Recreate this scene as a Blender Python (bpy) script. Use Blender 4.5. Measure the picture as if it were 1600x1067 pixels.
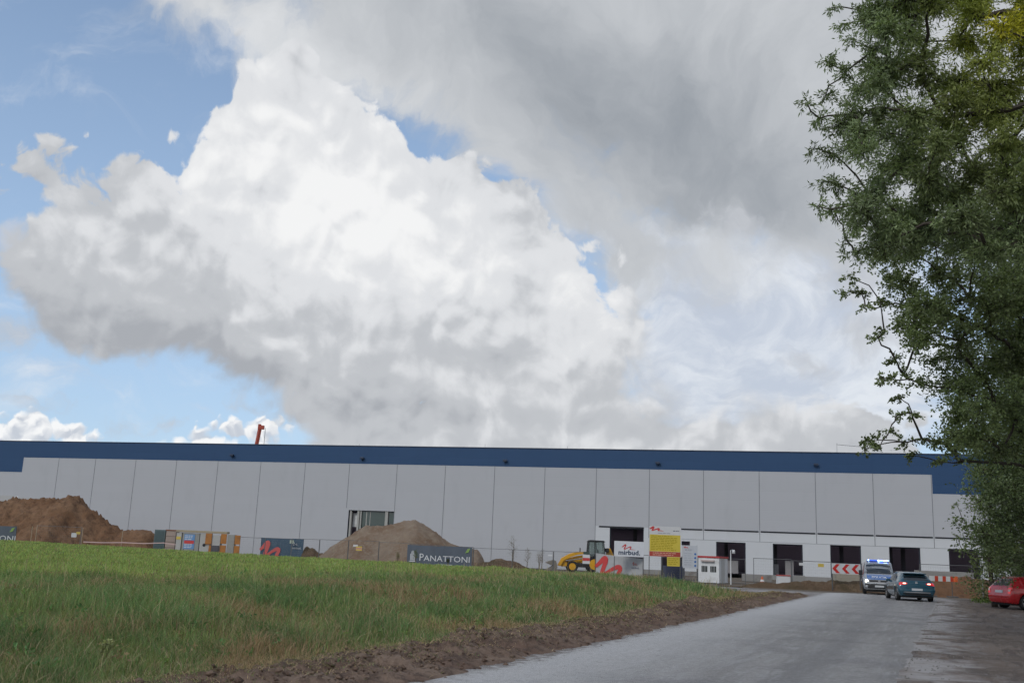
import bpy, bmesh, math, random
import numpy as np
from mathutils import Vector, Matrix
R = math.radians
for o in list(bpy.data.objects): bpy.data.objects.remove(o)
scene = bpy.context.scene
COL = scene.collection

# ------------------------------------------------------------------ camera
PITCH, ROLL, F, EYE = R(12.119), R(2.3715), 1538.57, 1.55
cam_d = bpy.data.cameras.new('camera'); cam = bpy.data.objects.new('camera', cam_d); COL.objects.link(cam)
cam.location = (0, 0, EYE)
cam.rotation_euler = (Matrix.Rotation(R(90)+PITCH, 4, 'X') @ Matrix.Rotation(ROLL, 4, 'Z')).to_euler()
cam_d.sensor_width = 36; cam_d.lens = F/1600*36; cam_d.clip_end = 4000; cam_d.clip_start = .1
scene.camera = cam
scene.cycles.use_adaptive_sampling = True; scene.cycles.adaptive_threshold = .025; scene.cycles.adaptive_min_samples = 16
scene.render.resolution_x, scene.render.resolution_y = 1024, 682
_c, _s = math.cos(PITCH), math.sin(PITCH)
_f = Vector((0, _c, _s)); _u0 = Vector((0, -_s, _c)); _r0 = Vector((1, 0, 0))
_r = _r0*math.cos(ROLL) + _u0*math.sin(ROLL); _u = _u0*math.cos(ROLL) - _r0*math.sin(ROLL)
def ray(px, py): return _f*F + _r*(px-800) - _u*(py-533.5)
def at(px, py, Y):
    """world point seen at photo pixel (px, py), Y metres ahead"""
    d = ray(px, py); return Vector((0, 0, EYE)) + d*(Y/d.y)
def gnd(px, py, z=0):
    d = ray(px, py); return Vector((0, 0, EYE)) + d*((z-EYE)/d.z)
def azel(px, py):
    d = ray(px, py).normalized(); return math.atan2(d.x, d.y), math.asin(d.z)
PX = 1/F                                           # one photo pixel in radians, near the centre

# ------------------------------------------------------------------ world
SUN_EL, SUN_AZ = R(38), R(215)                     # azimuth clockwise from +Y: behind the camera, to the left
world = bpy.data.worlds.new("World"); scene.world = world; world.use_nodes = True
nt = world.node_tree; nt.nodes.clear()
class G:
    def __init__(s, nt): s.nt = nt
    def n(s, t, **k):
        n = s.nt.nodes.new(t)
        for a, b in k.items(): setattr(n, a, b)
        return n
    def put(s, sock, v):
        if isinstance(v, bpy.types.NodeSocket): s.nt.links.new(v, sock)
        elif v is not None: sock.default_value = v
    def m(s, op, a, b=None, c=None, clamp=False):
        n = s.n('ShaderNodeMath', operation=op, use_clamp=clamp)
        for i, v in enumerate((a, b, c)): s.put(n.inputs[i], v)
        return n.outputs[0]
    def v(s, op, a, b=None, sc=None):
        n = s.n('ShaderNodeVectorMath', operation=op)
        s.put(n.inputs[0], a)
        if b is not None: s.put(n.inputs[1], b)
        if sc is not None: s.put(n.inputs['Scale'], sc)
        return n.outputs['Value'] if op in ('LENGTH', 'DOT_PRODUCT', 'DISTANCE') else n.outputs['Vector']
    def noise(s, vec, scale, detail=3, rough=.5, dims='3D', out='Fac', dist=0., lac=2.):
        n = s.n('ShaderNodeTexNoise', noise_dimensions=dims)
        s.put(n.inputs['Vector'], vec); n.inputs['Scale'].default_value = scale
        n.inputs['Detail'].default_value = detail; n.inputs['Roughness'].default_value = rough
        n.inputs['Distortion'].default_value = dist; n.inputs['Lacunarity'].default_value = lac
        return n.outputs[out]
    def vor(s, vec, scale, smooth=.6, dims='2D'):
        n = s.n('ShaderNodeTexVoronoi', voronoi_dimensions=dims, feature='F1')
        s.put(n.inputs['Vector'], vec); n.inputs['Scale'].default_value = scale
        return n.outputs['Distance']
    def ss(s, v, a, b, lo=0., hi=1., kind='SMOOTHSTEP'):
        n = s.n('ShaderNodeMapRange', interpolation_type=kind)
        s.put(n.inputs['Value'], v)
        for i, x in zip((1, 2, 3, 4), (a, b, lo, hi)): s.put(n.inputs[i], x)
        return n.outputs[0]
    def mix(s, f, a, b, blend='MIX'):
        n = s.n('ShaderNodeMix', data_type='RGBA', blend_type=blend, clamp_factor=True)
        s.put(n.inputs[0], f)
        for k, x in ((6, a), (7, b)):
            if isinstance(x, (tuple, list)) and len(x) == 3: x = (*x, 1)
            s.put(n.inputs[k], x)
        return n.outputs[2]
    def blob(s, P, px, py, rx, ry, rot=0.):
        """0 at the centre, 1 on the ellipse; sizes in photo pixels, laid out on the sky in azimuth and elevation"""
        a, e = azel(px, py)
        th = R(rot)-ROLL; rx = rx*PX/max(.6, math.cos(e)); ry = ry*PX; c_, s_ = math.cos(th), math.sin(th)
        q = s.v('SUBTRACT', P, (a, e, 0))              # dot products only: Mapping nodes need conversions that overflow the shader stack
        n = s.n('ShaderNodeCombineXYZ')
        s.put(n.inputs[0], s.v('DOT_PRODUCT', q, (c_/rx, s_/rx, 0))); s.put(n.inputs[1], s.v('DOT_PRODUCT', q, (-s_/ry, c_/ry, 0)))
        return s.v('LENGTH', n.outputs[0])
    def union(s, P, blobs, k=.02):
        acc = None
        for b in blobs:
            l = s.blob(P, *b); r = min(b[2], b[3])*PX
            d = s.m('MULTIPLY_ADD', l, -r, r)
            if acc is None: acc = d
            else: acc = s.m('SMOOTH_MAX', acc, d, k)
        return acc
    def tones(s, P, tl, base=0.):
        acc = base
        for b in tl:
            l = s.blob(P, *b[:5]); f = s.ss(l, 0., 1., b[5], 0.)
            acc = s.m('ADD', acc, f)
        return acc
def seq(P, val):
    """P unchanged, but evaluated only after val: keeps the shader stack small"""
    n = g.n('ShaderNodeCombineXYZ'); g.put(n.inputs[0], g.m('MULTIPLY', val, 1e-9)); return g.v('ADD', P, n.outputs[0])
g = G(nt)
tc = g.n('ShaderNodeTexCoord').outputs['Generated']
sp = g.n('ShaderNodeSeparateXYZ'); g.put(sp.inputs[0], tc)
AZ = g.m('ARCTAN2', sp.outputs[0], sp.outputs[1]); EL = g.m('ARCSINE', sp.outputs[2])
cb = g.n('ShaderNodeCombineXYZ'); g.put(cb.inputs[0], AZ); g.put(cb.inputs[1], EL); P0 = cb.outputs[0]
sky = g.n('ShaderNodeTexSky', sky_type='NISHITA', sun_disc=False, sun_elevation=SUN_EL, sun_rotation=SUN_AZ)
sky.air_density = 1.0; sky.dust_density = .6; sky.ozone_density = 1.6
blue = g.v('SCALE', sky.outputs[0], sc=.125)
blue = g.mix(1., blue, (.92, .96, 1.03), 'MULTIPLY')
# horizon brightening of the blue, paler low down
blue = g.mix(g.ss(EL, R(34), R(3), .26, .62), blue, (.50, .68, .91))

def warp(P, amps):
    for sc, amp, det in amps:
        c = g.n('ShaderNodeCombineXYZ')                 # two float noises: no colour conversions, they cost shader stack
        a = g.noise(P, sc, det, .55, '2D'); g.put(c.inputs[0], g.m('MULTIPLY_ADD', a, amp*1.3, -amp*.65))
        a = g.noise(g.v('ADD', P, (7.3, 3.1, 0)), sc, det, .55, '2D'); g.put(c.inputs[1], g.m('MULTIPLY_ADD', a, amp*1.3, -amp*.65))
        P = g.v('ADD', P, c.outputs[0])
    return P
# --- cumulus group evaluated twice (once offset toward the light, for relief)
CUM = [(115,455,110,105,0),(230,480,150,110,-6),(350,520,150,105,-12),(450,560,120,95,-14),(560,610,120,90,-10),(452,108,42,36,0),(392,132,36,32,0),(502,152,36,32,0),(552,205,26,24,0),(338,152,32,28,0),(283,196,30,26,0),(262,240,24,22,0),(120,480,120,70,6),(260,520,160,70,-8),(35,450,45,80,0),(92,288,58,34,0),(55,272,40,22,0),(130,310,60,50,0),(205,258,62,32,-10),(165,300,80,50,0),(300,220,48,60,0),(478,262,185,165,-20),(430,165,62,78,0),(315,265,60,90,10),(345,190,48,40,0),(500,185,55,55,0),(205,320,88,82,0),(215,262,42,26,0),
       (130,405,100,105,10),(75,282,44,22,0),(105,345,55,40,0),(250,430,190,120,-8),(480,420,260,180,-10),
       (650,350,150,110,-20),(590,290,70,50,0),(730,285,75,42,-5),(640,250,46,24,0),(705,252,40,22,0),(770,262,42,24,0),(838,300,40,30,0),(905,385,42,32,0),(965,430,46,30,0),(1000,500,34,50,0),(790,340,90,70,-25),(870,410,72,50,-25),
       (945,470,62,52,0),(760,470,240,150,-12),(900,560,150,120,0),(640,590,260,75,-8),(420,560,130,55,-14),(1010,640,180,62,-6),(1190,655,110,42,0),(880,665,200,50,0),
       (1330,690,130,60,0),(60,470,55,50,0),(800,715,340,105,-4),(1050,735,330,120,0),(1260,735,210,95,0),(600,650,170,75,-10),(720,610,200,90,0),(900,630,200,90,0),(215,285,70,60,0),(60,400,60,80,0),(460,640,90,40,-10),(560,700,150,50,0)]
grp = bpy.data.node_groups.new('cumulus', 'ShaderNodeTree')
grp.interface.new_socket('P', in_out='INPUT', socket_type='NodeSocketVector')
grp.interface.new_socket('D', in_out='OUTPUT', socket_type='NodeSocketFloat')
grp.interface.new_socket('B', in_out='OUTPUT', socket_type='NodeSocketFloat')
gg = G(grp); gi = gg.n('NodeGroupInput'); go = gg.n('NodeGroupOutput')
g_save = g; g = gg
Pw = warp(gi.outputs[0], [(9., .05, 2.), (38., .016, 3.)])
Fd = gg.union(Pw, CUM, .012)
P2 = warp(gi.outputs[0], [(16., .03, 1.), (60., .007, 2.)])
b1 = gg.m('SUBTRACT', gg.noise(P2, 9., 2., .5, '2D'), .5); b2 = gg.m('SUBTRACT', .42, gg.vor(P2, 24.)); b3 = gg.m('SUBTRACT', .42, gg.vor(P2, 62.))
n1 = gg.m('SUBTRACT', gg.noise(P2, 40., 5., .62, '2D'), .5)
Bs = gg.m('ADD', gg.m('MULTIPLY', b1, .055), gg.m('ADD', gg.m('MULTIPLY', b2, .020), gg.m('ADD', gg.m('MULTIPLY', b3, .0085), gg.m('MULTIPLY', n1, .022))))
D = gg.m('SUBTRACT', gg.m('ADD', Fd, Bs), .006)
Bs = gg.m('ADD', gg.m('MULTIPLY', b1, .055), gg.m('ADD', gg.m('MULTIPLY', b2, .017), gg.m('ADD', gg.m('MULTIPLY', b3, .006), gg.m('MULTIPLY', n1, .007))))
gg.put(go.inputs[0], D); gg.put(go.inputs[1], Bs)
g = g_save
def cum(P):
    n = g.n('ShaderNodeGroup'); n.node_tree = grp; g.put(n.inputs[0], P); return n.outputs[0], n.outputs[1]
D0, B0 = cum(P0); D1, B1 = cum(g.v('ADD', seq(P0, D0), (-.006, .0115, 0)))

col = blue
# generic cloud deck for the rest of the sky (behind and above the camera)
far = g.noise(tc, 1.7, 5., .55)
farcol = g.mix(g.ss(far, .34, .56), blue, (.64, .66, .69))
behind = g.m('MAXIMUM', g.ss(g.m('ABSOLUTE', AZ), .62, .80), g.m('MAXIMUM', g.ss(EL, R(38), R(46)), g.ss(EL, R(-2), R(-3))))
# thin high veil on the right and around the cumulus
Pv = warp(seq(P0, D1), [(5., .10, 2.), (22., .03, 4.)])
st = g.n('ShaderNodeMapping'); g.put(st.inputs[0], Pv); st.inputs['Scale'].default_value = (1., 1.9, 1.); st.inputs['Rotation'].default_value = (0, 0, R(14))
vn = g.noise(st.outputs[0], 9., 6., .58, '2D')
vt = g.tones(Pv, [(1230,580,420,300,0,1.5),(1120,420,260,140,-20,.8),(1010,455,50,60,0,-.45),(920,370,60,40,0,-.3),(1330,400,220,170,0,.55),(20,372,60,42,-8,1.1),(60,600,170,60,0,.5),(930,720,560,90,0,1.5),(620,205,90,45,-10,-.45),(850,300,170,95,-42,1.0),(990,430,110,110,-60,.8),(940,385,80,60,-40,.6),(340,640,160,30,0,.35),(280,60,110,110,20,.35)])
vm = g.ss(g.m('ADD', vt, g.m('MULTIPLY', g.m('SUBTRACT', vn, .5), 1.5)), .05, .95)
col = g.mix(g.m('MULTIPLY', vm, .86), col, g.mix(g.ss(vn, .35, .68), (.56, .60, .68), (.80, .82, .85)))
# grey upper deck
Pg = warp(seq(P0, vm), [(4.5, .09, 2.), (16., .04, 5.), (70., .008, 3.)])
gd = g.union(Pg, [(930,60,560,200,-6),(640,40,330,130,-8),(420,60,180,75,-22),(1130,210,330,160,-14),(780,150,210,105,-12),(980,290,210,90,-20),(1250,330,200,80,-6),(840,270,120,75,-25),(900,350,90,50,-30),(790,250,110,60,-30),(870,320,100,60,-40),(960,400,80,50,-40),(520,80,110,90,0),(1000,400,110,50,-20),(880,345,110,85,-30),(945,410,95,80,-30),(640,110,150,70,-20),(1500,150,300,260,0),(330,10,90,60,0),(700,-150,700,220,0)], .03)
gn = g.noise(Pg, 11., 7., .56, '2D')
gm = g.ss(g.m('ADD', g.m('ADD', gd, .012), g.m('MULTIPLY', g.m('SUBTRACT', gn, .5), .11)), -.006, .05)
gt = g.tones(Pg, [(1020,180,380,210,-10,-.42),(1200,290,220,130,-10,-.25),(800,60,300,130,0,-.2),(420,90,230,110,-20,.38),(600,150,200,70,-15,.16),(1080,330,120,50,-20,-.1)], .62)
gt = g.m('ADD', gt, g.m('MULTIPLY', g.m('SUBTRACT', gn, .5), .55))
gcol = g.mix(gt, (.255, .285, .325), (.70, .72, .745))
col = g.mix(gm, col, gcol)
# small grey scraps
Pq = warp(seq(P0, gt), [(20., .03, 3.), (70., .012, 4.)])
sd = g.union(Pq, [(195,672,30,15,0),(257,663,24,15,0),(388,632,36,17,0),(20,520,45,32,0),(1262,572,44,26,-20),(1330,440,60,46,0),(1370,520,60,50,0),(45,622,60,14,0),(1150,345,70,26,-10)], .01)
sn = g.noise(Pq, 45., 4., .6, '2D')
sm = g.ss(g.m('ADD', sd, g.m('MULTIPLY', g.m('SUBTRACT', sn, .5), .03)), -.004, .022)
col = g.mix(g.m('MULTIPLY', sm, .75), col, g.mix(sn, (.40, .43, .48), (.62, .64, .68)))
# low bright cumulus on the horizon
ld = g.union(Pw0 := warp(seq(P0, sm), [(30., .018, 3.), (90., .006, 3.)]), [(60,670,50,26,0),(20,688,70,30,0),(118,685,45,20,0),(375,676,62,20,0),(425,672,30,18,0),(320,690,60,20,0),(450,695,40,14,0)], .008)
lb = g.m('SUBTRACT', .42, g.vor(Pw0, 62., .6)); lb1 = g.m('SUBTRACT', .42, g.vor(g.v('ADD', Pw0, (-.002, .004, 0)), 62., .6))
lm = g.ss(g.m('ADD', ld, g.m('MULTIPLY', lb, .016)), 0., .007)
lsh = g.m('MULTIPLY_ADD', g.m('SUBTRACT', lb, lb1), 2.2, .72)
col = g.mix(lm, col, g.mix(lsh, (.52, .57, .65), (.93, .94, .95)))
# the main cumulus
P0s = seq(P0, lm)
soft = g.tones(P0s, [(300,600,460,150,-10,.026),(60,440,120,160,0,.012),(1100,600,240,110,0,.05),(1000,520,90,160,0,.012)], .007)
cm = g.ss(D0, 0., soft)
tone = g.tones(warp(seq(P0, cm), [(8., .06, 3.)]), [(500,300,330,290,-10,.50),(700,400,330,200,-15,.28),(930,470,150,120,0,.22),(110,500,220,110,-4,-.24),(300,560,260,70,-10,-.14),(400,600,380,90,-10,-.22),(620,640,330,70,-6,-.10),(170,330,140,90,0,-.02),(720,600,150,60,0,.10),(1180,660,260,70,0,.06)], .40)
relief = g.m('MULTIPLY', g.m('SUBTRACT', B0, B1), 9.)
edge = g.m('MULTIPLY', g.m('SUBTRACT', g.m('MINIMUM', D0, .09), g.m('MINIMUM', D1, .09)), 5.)
sh = g.m('ADD', tone, g.m('ADD', g.m('MULTIPLY', relief, g.ss(D0, 0., .05, .5, 1.)), edge))
Pf = seq(P0, tone); fine = g.m('MULTIPLY', g.m('SUBTRACT', g.noise(Pf, 20., 5., .55, '2D'), .5), .34)
bil = g.m('MULTIPLY', g.m('SUBTRACT', g.m('ABSOLUTE', g.m('SUBTRACT', g.noise(seq(Pf, fine), 8., 2., .5, '2D'), .5)), .09), .9)
fine = g.m('ADD', fine, bil)
sh = g.m('ADD', sh, fine)
rmp = g.n('ShaderNodeValToRGB'); g.put(rmp.inputs[0], sh); e = rmp.color_ramp; e.interpolation = 'EASE'
e.elements[0].position = 0; e.elements[0].color = (.40, .42, .455, 1)
e.elements[1].position = 1; e.elements[1].color = (.90, .905, .91, 1)
x = e.elements.new(.33); x.color = (.53, .55, .58, 1); x = e.elements.new(.66); x.color = (.735, .75, .775, 1)
col = g.mix(cm, col, rmp.outputs[0])
bg = g.n('ShaderNodeBackground'); g.put(bg.inputs[0], col)
bg2 = g.n('ShaderNodeBackground'); g.put(bg2.inputs[0], farcol)
ms = g.n('ShaderNodeMixShader'); g.put(ms.inputs[0], behind); g.put(ms.inputs[1], bg.outputs[0]); g.put(ms.inputs[2], bg2.outputs[0])
ow = g.n('ShaderNodeOutputWorld'); g.put(ow.inputs[0], ms.outputs[0])
world.cycles.sampling_method = 'MANUAL'; world.cycles.sample_map_resolution = 512

# ------------------------------------------------------------------ sun, exposure
sun_d = bpy.data.lights.new('sun', 'SUN'); sun_d.energy = 1.1; sun_d.angle = R(14); sun_d.color = (1, .96, .9)
sun = bpy.data.objects.new('sun', sun_d); COL.objects.link(sun)
sdir = Vector((math.sin(SUN_AZ)*math.cos(SUN_EL), math.cos(SUN_AZ)*math.cos(SUN_EL), math.sin(SUN_EL)))
sun.rotation_euler = sdir.to_track_quat('Z', 'Y').to_euler(); sun.location = sdir*60
vs = scene.view_settings; vs.view_transform = 'Standard'; vs.look = 'None'; vs.exposure = 0; vs.gamma = 1

# ------------------------------------------------------------------ materials
MATS = {}
def mat(name, col, rough=.7, metal=0., var=.12, scale=3., bump=0., bscale=30., spec=.4, coat=0., emit=None, estr=0., dirt=None, dirtz=None):
    """plain surface with procedural mottling; dirt = colour of grime patches"""
    if name in MATS: return MATS[name]
    m = bpy.data.materials.new(name); m.use_nodes = True; nt = m.node_tree; nt.nodes.clear(); g = G(nt)
    tcn = g.n('ShaderNodeTexCoord').outputs['Object']
    n1 = g.noise(tcn, scale, 4, .6)
    c = g.mix(n1, tuple(max(0, x*(1-var)) for x in col[:3]), tuple(x*(1+var) for x in col[:3]))
    if dirt:
        n2 = g.noise(tcn, scale*.6, 6, .65); c = g.mix(g.ss(n2, .48, .75, 0, .7), c, dirt)
    b = g.n('ShaderNodeBsdfPrincipled'); g.put(b.inputs['Base Color'], c)
    g.put(b.inputs['Roughness'], g.ss(n1, .2, .8, max(.03, rough-.08), min(1, rough+.08))); b.inputs['Metallic'].default_value = metal
    b.inputs['Specular IOR Level'].default_value = spec; b.inputs['Coat Weight'].default_value = coat
    if emit: b.inputs['Emission Color'].default_value = (*emit, 1); b.inputs['Emission Strength'].default_value = estr
    if bump:
        bp = g.n('ShaderNodeBump'); bp.inputs['Strength'].default_value = bump; bp.inputs['Distance'].default_value = .05
        g.put(bp.inputs['Height'], g.noise(tcn, bscale, 5, .6)); g.put(b.inputs['Normal'], bp.outputs[0])
    o = g.n('ShaderNodeOutputMaterial'); g.put(o.inputs[0], b.outputs[0])
    MATS[name] = m; return m

# ------------------------------------------------------------------ mesh helpers
class MB:
    def __init__(s): s.v = []; s.f = []
    def add(s, vs, fs, M=None):
        k = len(s.v); s.v += [tuple(M @ Vector(p)) if M is not None else tuple(p) for p in vs]
        s.f += [tuple(i+k for i in f) for f in fs]; return s
    def box(s, x0, x1, y0, y1, z0, z1, M=None, t=0.):
        """t: how much the top is drawn in on every side"""
        return s.add([(x0,y0,z0),(x1,y0,z0),(x1,y1,z0),(x0,y1,z0),(x0+t,y0+t,z1),(x1-t,y0+t,z1),(x1-t,y1-t,z1),(x0+t,y1-t,z1)],
              [(0,3,2,1),(4,5,6,7),(0,1,5,4),(1,2,6,5),(2,3,7,6),(3,0,4,7)], M)
    def tube(s, pts, rs, n=8, cap=True, M=None):
        pts = [Vector(p) for p in pts]
        if not hasattr(rs, '__len__'): rs = [rs]*len(pts)
        vs = []; fs = []; up = Vector((.13, .21, .97))
        for i, p in enumerate(pts):
            d = (pts[min(i+1, len(pts)-1)]-pts[max(i-1, 0)]).normalized()
            a = d.cross(up if abs(d.dot(up)) < .95 else Vector((1, 0, 0))).normalized(); b = d.cross(a)
            for k in range(n):
                t = 2*math.pi*k/n; vs.append(p+(a*math.cos(t)+b*math.sin(t))*rs[i])
        for i in range(len(pts)-1):
            for k in range(n): fs.append((i*n+k, i*n+(k+1) % n, (i+1)*n+(k+1) % n, (i+1)*n+k))
        if cap: fs.append(tuple(range(n-1, -1, -1))); fs.append(tuple((len(pts)-1)*n+k for k in range(n)))
        return s.add(vs, fs, M)
    def prism(s, poly, d0, d1, axis='x', M=None):
        """polygon (2D) extruded along an axis"""
        def P(a, b, d): return {'x': (d, a, b), 'y': (a, d, b), 'z': (a, b, d)}[axis]
        n = len(poly)
        return s.add([P(a, b, d0) for a, b in poly]+[P(a, b, d1) for a, b in poly],
                     [tuple(range(n-1, -1, -1)), tuple(range(n, 2*n))]+[(i, (i+1) % n, n+(i+1) % n, n+i) for i in range(n)], M)
    def build(s, name, m, parent=None, smooth=False, bevel=0.):
        me = bpy.data.meshes.new(name); me.from_pydata(s.v, [], s.f); me.update()
        bm = bmesh.new(); bm.from_mesh(me); bmesh.ops.recalc_face_normals(bm, faces=bm.faces); bm.to_mesh(me); bm.free()
        o = bpy.data.objects.new(name, me); COL.objects.link(o); me.materials.append(m)
        if parent is not None: o.parent = parent
        if smooth: me.shade_smooth()
        if bevel: b = o.modifiers.new('bevel', 'BEVEL'); b.width = bevel; b.segments = 2; b.limit_method = 'ANGLE'
        return o
def tag(o, label=None, cat=None, group=None, kind=None):
    for k, v in (('label', label), ('category', cat), ('group', group), ('kind', kind)):
        if v: o[k] = v
    return o
def thing(name, label, cat, loc=(0, 0, 0), rz=0., group=None):
    o = bpy.data.objects.new(name, None); COL.objects.link(o); o.location = loc; o.rotation_euler = (0, 0, rz); o.empty_display_size = .2
    return tag(o, label, cat, group)
def copy_tree(o, parent=None):
    c = o.copy(); COL.objects.link(c)
    if parent is not None: c.parent = parent
    for ch in [x for x in COL.objects if x.parent == o]: copy_tree(ch, c)
    return c
def mesh_np(name, V, Fq, m, parent=None, cols=None, smooth=False):
    """fast mesh from numpy arrays; Fq is (n, k); cols is one colour per vertex"""
    me = bpy.data.meshes.new(name); V = np.asarray(V, np.float32); Fq = np.asarray(Fq, np.int32); n, k = Fq.shape
    me.vertices.add(len(V)); me.vertices.foreach_set('co', V.ravel())
    me.loops.add(n*k); me.loops.foreach_set('vertex_index', Fq.ravel())
    me.polygons.add(n); me.polygons.foreach_set('loop_start', np.arange(n, dtype=np.int32)*k)
    me.update(calc_edges=True); me.validate()
    if cols is not None:
        a = me.color_attributes.new('tint', 'FLOAT_COLOR', 'POINT')
        a.data.foreach_set('color', np.concatenate([cols, np.ones((len(cols), 1))], 1).astype(np.float32).ravel())
    if smooth: me.shade_smooth()
    me.materials.append(m); o = bpy.data.objects.new(name, me); COL.objects.link(o)
    if parent is not None: o.parent = parent
    return o
def text(s_, size, name, m, parent, loc, rot=(R(90), 0, 0), align='CENTER', sx=1., bold=0., ext=.004, shear=0.):
    c = bpy.data.curves.new(name, 'FONT'); c.body = s_; c.size = size; c.align_x = align; c.extrude = ext; c.offset = bold; c.resolution_u = 2; c.shear = shear
    t = bpy.data.objects.new(name, c); COL.objects.link(t)
    dg = bpy.context.evaluated_depsgraph_get(); me = bpy.data.meshes.new_from_object(t.evaluated_get(dg))
    bpy.data.objects.remove(t); bpy.data.curves.remove(c); me.materials.clear(); me.materials.append(m)
    o = bpy.data.objects.new(name, me); COL.objects.link(o); o.parent = parent; o.location = loc; o.rotation_euler = rot; o.scale = (sx, 1, 1)
    return o
rs = np.random.RandomState(7); rnd = random.Random(5)
_w = [(rs.uniform(-1, 1, 2), rs.uniform(0, 6.28)) for _ in range(60)]
def sn(x, y, f, k=0, n=6):
    """smooth pseudo-noise in -1..1 (sum of sines), for numpy arrays"""
    a = 0
    for i in range(n):
        (d, p) = _w[(k*7+i) % 60]; d = d/np.hypot(*d); w = f*(1+.27*i)
        a = a+np.sin(w*(d[0]*x+d[1]*y)+p+1.7*np.sin(.6*w*(d[1]*x-d[0]*y)+p*2))
    return a/n*1.5
def smooth(a, b, x):
    t = np.clip((x-a)/(b-a), 0, 1); return t*t*(3-2*t)

# ------------------------------------------------------------------ ground
LE = Vector((-1.07, 12.54)); LD = (math.sin(R(22.8)), math.cos(R(22.8)))     # left road edge
RE = Vector((5.61, 14.38)); RD = (math.sin(R(24.0)), math.cos(R(24.0)))      # right road edge
def uL(x, y): return -(x-LE.x)*LD[1]+(y-LE.y)*LD[0]
def sL(x, y): return (x-LE.x)*LD[0]+(y-LE.y)*LD[1]
def uR(x, y): return (x-RE.x)*RD[1]-(y-RE.y)*RD[0]
FB = [(-140, 150), (-60, 106), (-40, 94), (-21, 82), (-9, 72), (0, 65), (6, 59), (10.5, 53.5), (12.5, 49.5), (12.6, 44)]   # far edge of the field
FBx = np.array([p[0] for p in FB]); FBy = np.array([p[1] for p in FB])
def zfield(x, y):
    u = uL(x, y); far = np.interp(x, FBx, FBy)-y
    ins = smooth(-1.5, 5.0, far)
    h = .57+.22*smooth(-15, -60, x)+.05*sn(x, y, .35, 1)
    sl = smooth(1.6, 6.6, u)*.84+smooth(7, 20, u)*.16
    endr = smooth(43, 37, sL(x, y)-u*.35)
    z = h*sl*ins*(.35+.65*endr)+.05*sn(x, y, 1.1, 2)*smooth(2.5, 5, u)+.03*sn(x, y, 3.1, 3)*smooth(2, 4, u)
    return z*smooth(1.2, 2.2, u)+.04-.45*(1-smooth(-1.2, .8, far))-.3*(1-smooth(.9, 1.7, u))
def pos_mat(name, build):
    m = bpy.data.materials.new(name); m.use_nodes = True; m.node_tree.nodes.clear(); g = G(m.node_tree)
    pos = g.n('ShaderNodeNewGeometry').outputs['Position']
    col, rough, height, dist = build(g, pos)
    b = g.n('ShaderNodeBsdfPrincipled'); g.put(b.inputs['Base Color'], col); g.put(b.inputs['Roughness'], rough); b.inputs['Specular IOR Level'].default_value = .25
    if height is not None:
        bp = g.n('ShaderNodeBump'); bp.inputs['Strength'].default_value = 1; bp.inputs['Distance'].default_value = dist
        g.put(bp.inputs['Height'], height); g.put(b.inputs['Normal'], bp.outputs[0])
    o = g.n('ShaderNodeOutputMaterial'); g.put(o.inputs[0], b.outputs[0]); return m
def rot_map(g, pos, ang, sc, loc=(0, 0, 0)):
    r = g.n('ShaderNodeMapping'); g.put(r.inputs[0], pos); r.inputs['Rotation'].default_value = (0, 0, ang)      # turn first, then stretch
    n = g.n('ShaderNodeMapping'); g.put(n.inputs[0], r.outputs[0]); n.inputs['Scale'].default_value = sc
    n.inputs['Location'].default_value = loc; return n.outputs[0]
def m_dirt(g, pos):
    a = g.noise(pos, .35, 5, .6); b = g.noise(pos, 2.2, 6, .7); c = g.noise(rot_map(g, pos, R(24), (1, .12, 1)), 2.6, 5, .65)
    col = g.mix(g.ss(a, .38, .62), (.100, .078, .065), (.165, .132, .112))
    col = g.mix(g.ss(b, .48, .62, 0, .75), col, (.175, .150, .135))
    col = g.mix(g.ss(c, .50, .60, 0, .8), col, (.085, .068, .060))
    sp = g.noise(pos, 38, 3, .6); col = g.mix(g.ss(sp, .62, .72, 0, .55), col, (.24, .22, .20))
    return col, g.ss(a, .3, .7, .75, .95), g.m('ADD', b, g.m('MULTIPLY', sp, .3)), .06
M_dirt = pos_mat('dirt', m_dirt)
def m_site(g, pos):
    a = g.noise(pos, .12, 5, .6); b = g.noise(pos, 1.1, 6, .65)
    col = g.mix(g.ss(a, .4, .6), (.11, .085, .062), (.17, .145, .12)); col = g.mix(g.ss(b, .45, .65, 0, .6), col, (.085, .065, .047))
    return col, .9, b, .1
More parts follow.
